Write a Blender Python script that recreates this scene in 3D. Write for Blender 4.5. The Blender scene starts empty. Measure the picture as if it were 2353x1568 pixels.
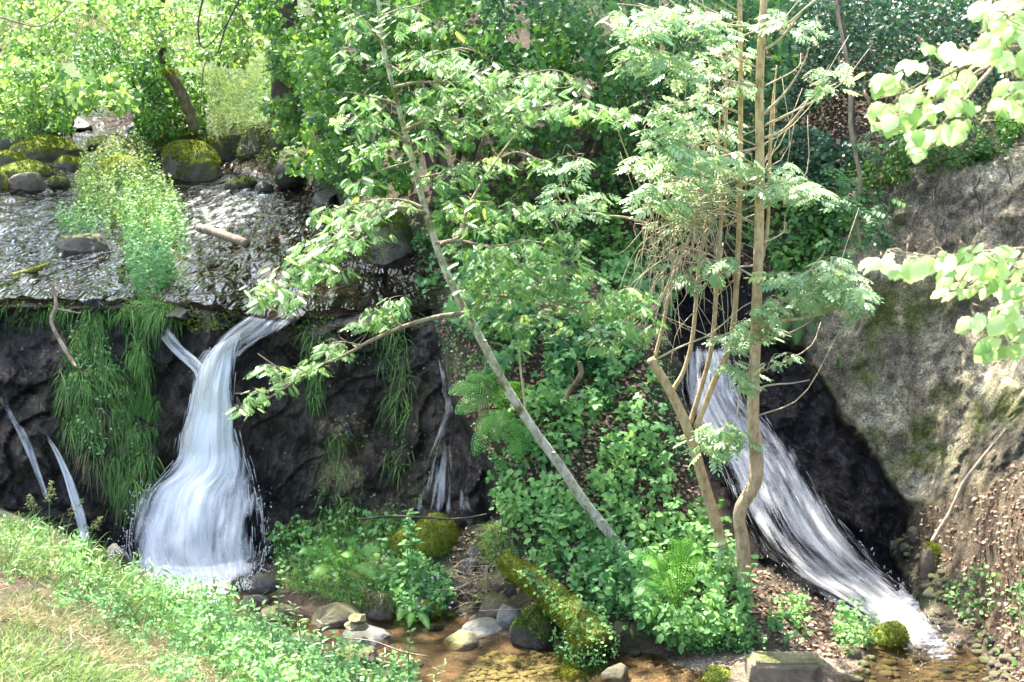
import bpy, math, numpy as np
from mathutils import Vector, Matrix
rs = np.random.RandomState(7)
R = math.radians
# ---------------------------------------------------------------- camera, world, sun
scn = bpy.context.scene
C = scn.collection
ZC, PITCH = 3.6, R(9.6)
F, CX, CY = 50/36*2353.0, 1176.5, 784.0
cd = bpy.data.cameras.new('camera'); cam = bpy.data.objects.new('camera', cd); C.objects.link(cam)
cam.location = (0, 0, ZC); cam.rotation_euler = (math.pi/2-PITCH, 0, 0)
cd.lens = 50; cd.sensor_width = 36; cd.clip_start = .05; cd.clip_end = 2000
cd.dof.use_dof = True; cd.dof.focus_distance = 9.9; cd.dof.aperture_fstop = 6.3
scn.camera = cam
SUN = np.array([-0.27, 0.40, 0.0]); SUN[2] = 0.875; SUN /= np.linalg.norm(SUN)
w = bpy.data.worlds.new('World'); scn.world = w; w.use_nodes = True
nt = w.node_tree; nt.nodes.clear()
sky = nt.nodes.new('ShaderNodeTexSky'); sky.sky_type = 'NISHITA'; sky.sun_disc = False
sky.sun_elevation = math.asin(SUN[2]); sky.sun_rotation = math.atan2(SUN[0], SUN[1])
sky.air_density = 1.0; sky.dust_density = 3.0; sky.ozone_density = 0.6
bg = nt.nodes.new('ShaderNodeBackground'); bg.inputs['Strength'].default_value = 0.15
wo = nt.nodes.new('ShaderNodeOutputWorld')
nt.links.new(sky.outputs[0], bg.inputs[0]); nt.links.new(bg.outputs[0], wo.inputs[0])
sd = bpy.data.lights.new('sun', 'SUN'); sd.energy = 4.2; sd.angle = R(0.5); sd.color = (1, .95, .86)
so = bpy.data.objects.new('sun', sd); C.objects.link(so)
so.rotation_euler = Vector(SUN).to_track_quat('Z', 'Y').to_euler(); so.location = (0, 0, 30)
scn.view_settings.view_transform = 'Standard'; scn.view_settings.look = 'None'
scn.view_settings.exposure = 2.5; scn.view_settings.gamma = 1
try:
    scn.cycles.max_bounces = 8; scn.cycles.transparent_max_bounces = 16
    scn.cycles.diffuse_bounces = 4; scn.cycles.transmission_bounces = 4; scn.cycles.glossy_bounces = 3
    scn.cycles.caustics_reflective = False; scn.cycles.caustics_refractive = False
    scn.cycles.sample_clamp_indirect = 6
except Exception: pass

# ---------------------------------------------------------------- maths helpers
def A(x): return np.asarray(x, float)
def _h(ix, iy, iz):
    n = (ix*374761393 + iy*668265263 + iz*2147483647 + 1013904223) & 0xffffffff
    n = ((n ^ (n >> 13))*1274126177) & 0xffffffff
    n = ((n ^ (n >> 15))*2246822519) & 0xffffffff
    return ((n ^ (n >> 16)) & 0xffff)/32767.5-1
def vnoise(P, f=1.0, off=0.0):
    P = A(P)*f+off; i = np.floor(P).astype(np.int64); t = P-i; t = t*t*(3-2*t)
    r = 0
    for a in (0, 1):
        wa = t[..., 0] if a else 1-t[..., 0]
        for b in (0, 1):
            wb = t[..., 1] if b else 1-t[..., 1]
            for c in (0, 1):
                wc = t[..., 2] if c else 1-t[..., 2]
                r = r + wa*wb*wc*_h(i[..., 0]+a, i[..., 1]+b, i[..., 2]+c)
    return r
def fbm(P, f=1.0, o=4, off=0.0, g=.5):
    r = 0; a = 1; s = 0
    for k in range(o): r = r + a*vnoise(P, f*2.03**k, off+k*17.3); s += a; a *= g
    return r/s
def nrm(v): return v/np.maximum(np.linalg.norm(v, axis=-1, keepdims=True), 1e-9)
def ray(U, V):
    U, V = np.broadcast_arrays(A(U), A(V))
    a = (U-CX)/F; b = (CY-V)/F; sp, cp = math.sin(PITCH), math.cos(PITCH)
    return np.stack([a, cp+sp*b, -sp+cp*b], -1)
def at(U, V, Y):
    r = ray(U, V); s = A(Y)/r[..., 1]
    return r*s[..., None]+A([0, 0, ZC])
def sY(V, Y): return Y/float(ray(0, V)[1])
def sZ(V, z): return (z-ZC)/float(ray(0, V)[2])

# ---------------------------------------------------------------- terrain: stations per column of the valley, low to high
z_ = lambda v, z: (v, sZ(v, z)); y_ = lambda v, y: (v, sY(v, y))
COLS = {
 -900: [z_(5500,1.9),z_(2400,1.6),z_(1568,1.45),y_(1120,8.6),y_(1100,10.3),y_(1060,10.6),y_(900,11.),z_(705,1.95),z_(580,2.1),z_(465,2.4),y_(315,24),y_(40,38),y_(-60,60)],
 0: [z_(5500,1.9),z_(2400,1.55),z_(1568,1.35),y_(1180,8.6),y_(1165,10.4),y_(1150,10.5),y_(900,11.),z_(705,1.95),z_(580,2.1),z_(465,2.4),y_(315,23),y_(60,38),y_(-60,60)],
 200: [z_(5500,1.9),z_(2400,1.5),z_(1568,1.25),z_(1265,.72),y_(1250,10.4),y_(1240,10.6),y_(950,11.),z_(705,1.95),z_(580,2.1),z_(450,2.4),y_(310,24),y_(60,38),y_(-60,60)],
 330: [z_(5500,1.9),z_(2400,1.45),z_(1568,1.1),z_(1350,.45),z_(1335,-.05),z_(1305,0.0),y_(1050,11.1),z_(702,1.95),z_(580,2.1),z_(450,2.4),y_(330,23),y_(60,37),y_(-60,58)],
 480: [z_(5500,1.9),z_(2400,1.4),z_(1568,.92),z_(1400,.33),z_(1380,-.08),z_(1305,0.0),y_(1050,11.1),z_(715,1.93),z_(580,2.1),z_(400,2.55),y_(330,22.5),y_(60,32),y_(-60,50)],
 620: [z_(5500,1.9),z_(2400,1.35),z_(1568,.62),z_(1500,.25),z_(1450,-.08),z_(1275,.08),y_(1000,11.2),y_(745,11.55),z_(640,2.02),z_(425,2.5),y_(320,20.5),y_(60,28),y_(-60,40)],
 760: [z_(5500,1.9),z_(2400,1.3),z_(1568,.25),z_(1540,.1),z_(1500,-.06),z_(1250,.2),y_(950,11.2),y_(750,11.5),y_(650,13.0),y_(470,16.5),y_(300,17.5),y_(0,21),y_(-400,26)],
 900: [z_(5500,1.9),z_(2400,1.2),z_(1568,-.06),z_(1540,-.06),z_(1440,-.05),z_(1230,.25),y_(950,11.2),y_(755,11.6),y_(660,12.9),y_(600,13.4),y_(450,14.6),y_(0,19),y_(-700,24)],
 1020: [z_(5500,1.9),z_(2400,1.1),z_(1568,-.06),z_(1540,-.06),z_(1430,-.04),z_(1215,.35),y_(950,11.),y_(745,11.4),y_(665,12.3),y_(610,12.9),y_(450,14),y_(0,18),y_(-800,23)],
 1120: [z_(5500,1.9),z_(2400,1.),z_(1600,-.05),z_(1540,-.05),z_(1430,.0),y_(1250,10.2),y_(950,10.5),y_(710,11.),y_(645,11.8),y_(590,12.6),y_(430,13.8),y_(0,17.5),y_(-900,23)],
 1300: [z_(5500,1.9),z_(2400,1.),z_(1600,-.05),z_(1510,-.03),z_(1450,.08),y_(1250,9.75),y_(1000,10.2),y_(750,10.9),y_(655,11.8),y_(590,12.6),y_(430,13.6),y_(0,17),y_(-900,22)],
 1480: [z_(5500,1.9),z_(2400,1.),z_(1600,-.05),z_(1505,.0),z_(1460,.12),y_(1250,9.7),y_(1000,10.2),y_(800,10.8),y_(720,11.6),y_(630,12.6),y_(450,13.4),y_(0,17),y_(-900,22)],
 1600: [z_(5500,1.9),z_(2400,1.),z_(1600,-.03),z_(1505,.03),z_(1460,.15),y_(1270,9.7),y_(1000,10.8),y_(790,11.7),y_(755,12.2),y_(650,12.8),y_(450,13.2),y_(0,16.5),y_(-900,21)],
 1700: [z_(5500,1.9),z_(2400,1.),z_(1600,-.01),z_(1500,.05),z_(1450,.15),y_(1280,9.7),y_(1000,10.95),y_(790,11.7),y_(750,12.1),y_(620,12.7),y_(450,13),y_(0,16),y_(-900,21)],
 1800: [z_(5500,1.9),z_(2400,1.),z_(1600,.0),z_(1500,.06),z_(1440,.16),z_(1310,.33),y_(1000,11.05),y_(800,11.7),y_(700,12),y_(560,12.3),y_(420,12.8),y_(0,15.8),y_(-900,21)],
 1950: [z_(5500,1.9),z_(2400,1.),z_(1600,-.02),z_(1500,.04),z_(1430,.08),z_(1330,.15),y_(1080,10.8),y_(900,11.15),y_(650,11.6),y_(430,12.1),y_(360,12.8),y_(0,15),y_(-900,20)],
 2080: [z_(5500,1.9),z_(2400,1.),z_(1600,-.07),z_(1500,-.07),z_(1430,-.05),z_(1290,.12),z_(1160,.55),y_(1000,10.8),y_(650,11.25),y_(395,11.9),y_(350,12.5),y_(0,15),y_(-900,20)],
 2250: [z_(5500,1.9),z_(2400,1.),z_(1600,-.05),z_(1510,-.03),z_(1420,.14),z_(1260,.55),z_(1110,.93),y_(970,10.2),y_(650,10.9),y_(352,11.6),y_(320,12.3),y_(0,14.5),y_(-900,20)],
 2400: [z_(5500,1.9),z_(2400,1.2),z_(1580,.1),z_(1490,.3),z_(1390,.52),z_(1220,.93),z_(1050,1.28),y_(900,9.7),y_(650,10.5),y_(342,11.3),y_(310,12),y_(0,14),y_(-900,20)],
 3400: [z_(5500,2.2),z_(2400,2.0),z_(1580,1.8),z_(1490,2.0),z_(1390,2.1),z_(1220,2.3),z_(1050,2.5),y_(900,6.5),y_(650,7.5),y_(342,9.3),y_(310,10.5),y_(0,13),y_(-900,20)]}
CU = A(sorted(COLS)); CV = A([[p[0] for p in COLS[u]] for u in sorted(COLS)]); CI = A([[1/p[1] for p in COLS[u]] for u in sorted(COLS)])
NS = CV.shape[1]
def base_s(U, V):
    U, V = np.broadcast_arrays(A(U), A(V)); out = None
    vs = [np.interp(U, CU, CV[:, k]) for k in range(NS)]; iv = [np.interp(U, CU, CI[:, k]) for k in range(NS)]
    out = iv[0]+0*U
    for k in range(NS-1):
        t = np.clip((vs[k]-V)/(vs[k]-vs[k+1]), 0, 1); m = V <= vs[k]
        out = np.where(m, iv[k]*(1-t)+iv[k+1]*t, out)
    return 1/out
def poly(U, V, pts, soft=20., warp=22., f=.012):
    U, V = np.broadcast_arrays(A(U), A(V)); Q = np.stack([U, V, U*0+3.3], -1)
    x = U+warp*fbm(Q, f, 4); y = V+warp*fbm(Q, f, 4, 51.)
    ins = np.zeros(U.shape, bool); d = np.full(U.shape, 1e9); n = len(pts)
    for i in range(n):
        ax, ay = pts[i]; bx, by = pts[(i+1) % n]
        c = ((ay > y) != (by > y)); 
        with np.errstate(all='ignore'): xi = (bx-ax)*(y-ay)/(by-ay+1e-12)+ax
        ins ^= c & (x < xi)
        ex, ey = bx-ax, by-ay; t = np.clip(((x-ax)*ex+(y-ay)*ey)/(ex*ex+ey*ey+1e-9), 0, 1)
        d = np.minimum(d, np.hypot(x-ax-t*ex, y-ay-t*ey))
    sdv = np.where(ins, d, -d)
    return np.clip(.5+sdv/soft, 0, 1)
ROCK = [(-950,700),(360,703),(560,735),(640,700),(700,660),(980,640),(1010,760),(1030,900),(1120,1060),(1150,1200),(1050,1225),(620,1300),(300,1350),(180,1260),(0,1190),(-950,1150)]
CHUTE = [(1530,640),(1720,630),(1760,790),(1870,840),(1950,960),(2050,1080),(2110,1180),(2040,1260),(2130,1440),(2160,1520),(1950,1430),(1760,1310),(1640,1100),(1560,930)]
UPBED = [(-950,470),(0,470),(150,440),(380,440),(480,380),(620,410),(760,455),(900,600),(1000,640),(980,720),(560,745),(360,712),(-950,712)]
CLAY = [(1820,600),(1880,520),(1960,400),(2120,365),(2400,335),(3500,300),(3500,1250),(2400,1040),(2150,1160),(2080,1130),(1960,960),(1860,830)]
LITTER = [(2110,1170),(2400,1050),(3500,1200),(3500,1700),(2353,1700),(2290,1530),(2190,1400),(2130,1290)]
LITTER2 = [(1720,1290),(1800,1330),(1960,1430),(2000,1490),(1900,1510),(1720,1470),(1690,1380)]
LOWBED = [(560,1440),(900,1380),(1300,1440),(1480,1480),(1700,1505),(1990,1490),(2130,1400),(2180,1400),(2290,1540),(2400,1700),(-300,1700),(560,1600)]
BAR = [(1430,1545),(1520,1515),(1690,1500),(1960,1512),(2000,1530),(1900,1568),(1850,1620),(1400,1640)]
NEAR = [(-950,1100),(0,1170),(110,1200),(200,1262),(330,1350),(480,1400),(620,1500),(760,1560),(760,6000),(-950,6000)]
GLADE = [(-950,240),(330,230),(440,318),(600,290),(700,200),(720,-80),(-950,-80)]
MOSSP = [[(1960,660),(2060,640),(2060,760),(2010,850),(1950,820),(1965,740)],[(2050,680),(2170,680),(2180,780),(2110,800)],[(1950,860),(2040,830),(2060,900),(1990,890)],
 [(2170,900),(2240,860),(2330,900),(2420,900),(2300,960),(2230,1000),(2150,960)],[(1990,1000),(2100,960),(2240,960),(2230,1060),(2120,1100),(2040,1080)],[(1870,860),(1930,900),(1990,980),(2020,1050),(1940,960)],
 [(2050,350),(2090,380),(2080,460),(2040,470),(2045,420)],[(2120,600),(2250,620),(2230,700),(2150,690)],[(1980,500),(2080,480),(2060,560),(1990,560)]]
def mask_all(U, V):
    m = {}
    m['rock'] = poly(U, V, ROCK, 14, 14); m['chute'] = poly(U, V, CHUTE, 14, 42, .02); m['up'] = poly(U, V, UPBED, 14, 10)
    m['clay'] = poly(U, V, CLAY, 16, 26); m['lit'] = np.maximum(poly(U, V, LITTER, 60, 40), .9*poly(U, V, LITTER2, 40, 20))
    m['low'] = poly(U, V, LOWBED, 16, 20); m['bar'] = poly(U, V, BAR, 14, 14); m['near'] = poly(U, V, NEAR, 14, 12); m['glade'] = poly(U, V, GLADE, 40, 30)
    mo = 0
    for p in MOSSP: mo = np.maximum(mo, poly(U, V, p, 50, 60, .02))
    m['moss'] = mo
    return m
RK = A([[1.3, .2, .7], [0, 1, 0], [-.6, .1, .55]])
def surf(U, V, lift=0.0, masks=None, disp=True):
    U, V = np.broadcast_arrays(A(U), A(V))
    s = base_s(U, V); r = ray(U, V); P = r*s[..., None]+A([0, 0, ZC])
    if disp:
        m = masks or mask_all(U, V)
        rk = np.maximum(m['rock'], m['chute'])
        # slanted ledges on the wet rock, coarse bulges elsewhere
        Q = P*A([1, 1, .8])
        n1 = fbm(Q, 1.3, 5, 3.1); n2 = 1-2*np.abs(fbm(P*A([1.0, 1.0, 1.0])+P[..., [2, 0, 1]]*.35, 2.2, 4, 9.))
        amp = .10*n1+.035*fbm(Q, 5., 3, 8.)
        rkd = .30*fbm(Q, 1.0, 4, 21.)+.13*n2+.10*(1-2*np.abs(fbm(P@RK, 3.1, 4, 14.)))+.05*fbm(Q, 9, 3, 5.)+.035*(1-2*np.abs(fbm(P@RK, 8.5, 3, 44.)))
        q = P[..., 2]*1.5-P[..., 0]*1.3+2.2*fbm(P, 1.1, 3, 7.); st = (q-np.floor(q)); rkd = rkd+.06*(st**3-.3)*(1+1.3*vnoise(P, 1.1, 2.))
        cl = .22*fbm(Q, 1.2, 4, 33.)+.12*(1-2*np.abs(fbm(P@RK, 2.4, 4, 5.)))+.06*(1-2*np.abs(fbm(P, 6.5, 3, 15.)))+.03*fbm(Q, 14., 3, 2.)
        flat = np.maximum(np.maximum(m['low'], m['up']), m['bar'])
        d = amp*(1-rk)+rkd*rk; d = d*(1-m['clay'])+cl*m['clay']
        far = np.clip((s-13)/12, 0, 1); d = d*(1+2*far)
        d = d*(1-.88*m['lit'])*(1-flat)+flat*.16*fbm(P, 3.4, 4, 4.)*np.where(m['up'] > .5, .8, .45)
        P = P+r*(d*.85)[..., None]
    if np.any(lift): P = P+A([0, 0, 1])*np.broadcast_to(A(lift), U.shape)[..., None]
    return P
def surfn(U, V, e=7.):
    a = surf(A(U)+e, V)-surf(A(U)-e, V); b = surf(U, A(V)-e)-surf(U, A(V)+e)
    n = nrm(np.cross(a, b)); 
    return np.where((n[..., 1:2] > 0) & (n[..., 2:3] < 0), -n, n)

# ---------------------------------------------------------------- mesh builder
class Geo:
    def __init__(s): s.v = []; s.f = {3: [], 4: []}; s.t = []; s.n = 0; s.uv = []
    def add(s, v, q=None, t=None, tint=0.5, uv=None):
        v = A(v).reshape(-1, 3); s.v.append(v); 
        if q is not None and len(q): s.f[4].append(np.asarray(q, np.int64).reshape(-1, 4)+s.n)
        if t is not None and len(t): s.f[3].append(np.asarray(t, np.int64).reshape(-1, 3)+s.n)
        s.t.append(np.broadcast_to(A(tint).reshape(-1), (len(v),)) if np.size(tint) in (1, len(v)) else np.full(len(v), .5))
        s.n += len(v); s.uv.append(np.zeros((len(v), 2)) if uv is None else A(uv).reshape(-1, 2)); return s
    def inst(s, tv, tq, tt, P, M, tint):
        """tv template verts, M (N,3,3) columns = axes*scale"""
        N = len(P)
        if N == 0: return s
        v = np.einsum('nij,kj->nki', M, tv)+P[:, None, :]; K = len(tv); off = (np.arange(N)*K)[:, None, None]
        q = (np.asarray(tq)[None]+off).reshape(-1, 4) if len(tq) else None
        t = (np.asarray(tt)[None]+off).reshape(-1, 3) if len(tt) else None
        return s.add(v.reshape(-1, 3), q, t, np.repeat(A(tint), K))
    def tube(s, P, r, k=7, tint=.5, cap=True):
        P = A(P); n = len(P); r = np.broadcast_to(A(r), (n,))
        T = nrm(np.gradient(P, axis=0)); up = A([0, 0, 1.]) if abs(T[0][2]) < .9 else A([1., 0, 0])
        X = np.zeros_like(P); x = np.cross(T[0], up); x /= np.linalg.norm(x)
        for i in range(n):
            x = x-T[i]*np.dot(x, T[i]); x /= np.linalg.norm(x)+1e-9; X[i] = x
        Yv = np.cross(T, X); a = np.arange(k)*2*np.pi/k
        v = P[:, None]+(X[:, None]*np.cos(a)[None, :, None]+Yv[:, None]*np.sin(a)[None, :, None])*r[:, None, None]
        i = np.arange(n-1)[:, None]*k; j = np.arange(k)[None]; j2 = (j+1) % k
        q = np.stack([i+j, i+j2, i+k+j2, i+k+j], -1).reshape(-1, 4)
        v = v.reshape(-1, 3); L = np.concatenate([[0], np.cumsum(np.linalg.norm(np.diff(P, axis=0), axis=1))])
        uv = np.stack([np.tile(a*.16, n), np.repeat(L, k)], -1)
        tt = []
        if cap:
            v = np.vstack([v, P[0], P[-1]]); uv = np.vstack([uv, [0, 0], [0, 0]]); c0 = n*k
            tt = [(c0, (jj+1) % k, jj) for jj in range(k)]+[(c0+1, (n-1)*k+jj, (n-1)*k+(jj+1) % k) for jj in range(k)]
        return s.add(v, q, tt, tint, uv)
    def build(s, name, mat, parent=None, smooth=True, attrs=None, **tags):
        v = np.vstack(s.v); me = bpy.data.meshes.new(name)
        me.vertices.add(len(v)); me.vertices.foreach_set('co', v.astype(np.float32).ravel())
        qs = np.vstack(s.f[4]) if s.f[4] else np.zeros((0, 4), np.int64); ts = np.vstack(s.f[3]) if s.f[3] else np.zeros((0, 3), np.int64)
        li = np.concatenate([qs.ravel(), ts.ravel()]).astype(np.int32); nf = len(qs)+len(ts)
        st = np.concatenate([np.arange(len(qs))*4, len(qs)*4+np.arange(len(ts))*3]).astype(np.int32)
        me.loops.add(len(li)); me.loops.foreach_set('vertex_index', li); me.polygons.add(nf); me.polygons.foreach_set('loop_start', st)
        me.update(calc_edges=True)
        if smooth: me.polygons.foreach_set('use_smooth', np.ones(nf, bool))
        a = me.attributes.new('tint', 'FLOAT', 'POINT'); a.data.foreach_set('value', np.concatenate(s.t).astype(np.float32))
        uvl = me.uv_layers.new(name='UVMap'); uv = np.vstack(s.uv)[li]; uvl.data.foreach_set('uv', uv.astype(np.float32).ravel())
        for k, val in (attrs or {}).items():
            if np.ndim(val) == 2: a = me.attributes.new(k, 'FLOAT_COLOR', 'POINT'); a.data.foreach_set('color', A(val).astype(np.float32).ravel())
            else: a = me.attributes.new(k, 'FLOAT', 'POINT'); a.data.foreach_set('value', A(val).astype(np.float32))
        for m in (mat if isinstance(mat, (list, tuple)) else [mat]): me.materials.append(m)
        o = bpy.data.objects.new(name, me); C.objects.link(o)
        if parent: 
            o.parent = parent
            o.matrix_parent_inverse = Matrix.Translation(-parent.location)
        tag(o, **tags); return o
def tag(o, label=None, cat=None, group=None, kind=None):
    if label: o['label'] = label
    if cat: o['category'] = cat
    if group: o['group'] = group
    if kind: o['kind'] = kind
    return o
def empty(name, loc, **tags):
    o = bpy.data.objects.new(name, None); C.objects.link(o); o.location = tuple(float(c) for c in loc); o.empty_display_size = .1; return tag(o, **tags)
def spline(pts, n=24):
    pts = A(pts); 
    if len(pts) == 2: t = np.linspace(0, 1, n)[:, None]; return pts[0]*(1-t)+pts[1]*t
    p = np.vstack([2*pts[0]-pts[1], pts, 2*pts[-1]-pts[-2]]); m = len(pts)-1; out = []
    for u in np.linspace(0, m-1e-6, n):
        i = int(u); t = u-i; a, b, c, d = p[i:i+4]
        out.append(.5*((2*b)+(-a+c)*t+(2*a-5*b+4*c-d)*t*t+(-a+3*b-3*c+d)*t**3))
    return A(out)
def frames(D, Nn):
    """x axis = D (tip), z = normal"""
    X = nrm(D); Z = nrm(Nn-X*np.sum(Nn*X, -1, keepdims=True)); Y = np.cross(Z, X)
    return np.stack([X, Y, Z], -1)
def rdir(n, z0=-1, z1=1):
    a = rs.rand(n)*2*np.pi; z = z0+(z1-z0)*rs.rand(n); r = np.sqrt(np.maximum(0, 1-z*z)); return np.stack([r*np.cos(a), r*np.sin(a), z], -1)

# ---------------------------------------------------------------- materials
def mat(name):
    m = bpy.data.materials.new(name); m.use_nodes = True; n = m.node_tree; n.nodes.clear()
    o = n.nodes.new('ShaderNodeOutputMaterial'); return m, n, o
def N_(n, t, **k):
    x = n.nodes.new(t)
    for a, b in k.items():
        if a in ('operation', 'blend_type', 'data_type', 'attribute_name', 'noise_dimensions', 'feature', 'attribute_type', 'invert'): setattr(x, a, b)
        else: x.inputs[a].default_value = b
    return x
def ramp(n, fac, stops):
    r = n.nodes.new('ShaderNodeValToRGB'); e = r.color_ramp.elements
    while len(e) < len(stops): e.new(.5)
    for el, (p, c) in zip(e, stops): el.position = p; el.color = tuple(c)+(1,) if len(c) == 3 else c
    n.links.new(fac, r.inputs[0]); return r.outputs[0]
def leafmat(name, stops, trans=.35, rough=.42, spec=.32):
    m, n, o = mat(name); L = n.links.new
    a = N_(n, 'ShaderNodeAttribute', attribute_name='tint'); col = ramp(n, a.outputs['Fac'], stops)
    b = n.nodes.new('ShaderNodeBsdfPrincipled'); b.inputs['Roughness'].default_value = rough; b.inputs['Specular IOR Level'].default_value = spec
    t = n.nodes.new('ShaderNodeBsdfTranslucent'); g = N_(n, 'ShaderNodeHueSaturation', Hue=.48, Saturation=1.05, Value=1.6)
    mx = n.nodes.new('ShaderNodeMixShader'); mx.inputs[0].default_value = trans
    L(col, b.inputs['Base Color']); L(col, g.inputs['Color']); L(g.outputs[0], t.inputs[0]); L(b.outputs[0], mx.inputs[1]); L(t.outputs[0], mx.inputs[2]); L(mx.outputs[0], o.inputs[0])
    return m
def barkmat(name, c1, c2, c3, sc=14, moss=.0, bump=.6):
    m, n, o = mat(name); L = n.links.new; tc = n.nodes.new('ShaderNodeTexCoord')
    mp = N_(n, 'ShaderNodeMapping'); mp.inputs['Scale'].default_value = (1, 1, .45); L(tc.outputs['Object'], mp.inputs[0])
    nz = N_(n, 'ShaderNodeTexNoise', Scale=sc, Detail=8, Roughness=.7); L(mp.outputs[0], nz.inputs['Vector'])
    col = ramp(n, nz.outputs['Fac'], [(.32, c1), (.5, c2), (.68, c3)])
    b = n.nodes.new('ShaderNodeBsdfPrincipled'); b.inputs['Roughness'].default_value = .8; b.inputs['Specular IOR Level'].default_value = .25
    if moss > 0:
        n2 = N_(n, 'ShaderNodeTexNoise', Scale=4.5, Detail=6, Roughness=.65); L(tc.outputs['Object'], n2.inputs['Vector'])
        fr = ramp(n, n2.outputs['Fac'], [(1-moss-.06, (0, 0, 0)), (1-moss+.04, (1, 1, 1))])
        mx = N_(n, 'ShaderNodeMix', data_type='RGBA'); L(fr, mx.inputs[0]); L(col, mx.inputs[6]); mx.inputs[7].default_value = (.11, .12, .025, 1); col = mx.outputs[2]
    L(col, b.inputs['Base Color']); bp = N_(n, 'ShaderNodeBump', Strength=bump, Distance=.02); n3 = N_(n, 'ShaderNodeTexNoise', Scale=sc*4, Detail=5); L(mp.outputs[0], n3.inputs['Vector'])
    L(n3.outputs['Fac'], bp.inputs['Height']); L(bp.outputs[0], b.inputs['Normal']); L(b.outputs[0], o.inputs[0]); return m
def rockmat(name, ca, cb, moss_lo, moss_hi, mcol, wet=.6, wetline=None, mscale=3.):
    """stone whose moss grows where the surface faces up"""
    m, n, o = mat(name); L = n.links.new; tc = n.nodes.new('ShaderNodeTexCoord'); ge = n.nodes.new('ShaderNodeNewGeometry')
    nz = N_(n, 'ShaderNodeTexNoise', Scale=9., Detail=9, Roughness=.68); L(ge.outputs['Position'], nz.inputs['Vector'])
    col = ramp(n, nz.outputs['Fac'], [(.3, ca), (.52, [(x+y)/2 for x, y in zip(ca, cb)]), (.7, cb)])
    sx = n.nodes.new('ShaderNodeSeparateXYZ'); L(ge.outputs['Normal'], sx.inputs[0])
    n2 = N_(n, 'ShaderNodeTexNoise', Scale=mscale, Detail=7, Roughness=.7); L(ge.outputs['Position'], n2.inputs['Vector'])
    ad = N_(n, 'ShaderNodeMath', operation='MULTIPLY_ADD'); L(n2.outputs['Fac'], ad.inputs[0]); ad.inputs[1].default_value = 1.6; L(sx.outputs[2], ad.inputs[2])
    sub = N_(n, 'ShaderNodeMath', operation='SUBTRACT'); L(ad.outputs[0], sub.inputs[0]); sub.inputs[1].default_value = .8
    mr = n.nodes.new('ShaderNodeMapRange'); mr.inputs[1].default_value = moss_lo; mr.inputs[2].default_value = moss_hi; L(sub.outputs[0], mr.inputs[0])
    n4 = N_(n, 'ShaderNodeTexNoise', Scale=26., Detail=6, Roughness=.7); L(ge.outputs['Position'], n4.inputs['Vector'])
    mc = ramp(n, n4.outputs['Fac'], [(.3, [c*.35 for c in mcol]), (.55, mcol), (.75, [min(1, c*1.6) for c in mcol])])
    mx = N_(n, 'ShaderNodeMix', data_type='RGBA'); L(mr.outputs[0], mx.inputs[0]); L(col, mx.inputs[6]); L(mc, mx.inputs[7])
    b = n.nodes.new('ShaderNodeBsdfPrincipled'); rg = n.nodes.new('ShaderNodeMapRange'); rg.inputs[3].default_value = wet; rg.inputs[4].default_value = .95; L(mr.outputs[0], rg.inputs[0]); L(rg.outputs[0], b.inputs['Roughness'])
    L(mx.outputs[2], b.inputs['Base Color']); bp = N_(n, 'ShaderNodeBump', Strength=.7, Distance=.03); n3 = N_(n, 'ShaderNodeTexNoise', Scale=40., Detail=8, Roughness=.7); L(ge.outputs['Position'], n3.inputs['Vector'])
    L(n3.outputs['Fac'], bp.inputs['Height']); L(bp.outputs[0], b.inputs['Normal']); L(b.outputs[0], o.inputs[0]); return m
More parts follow.
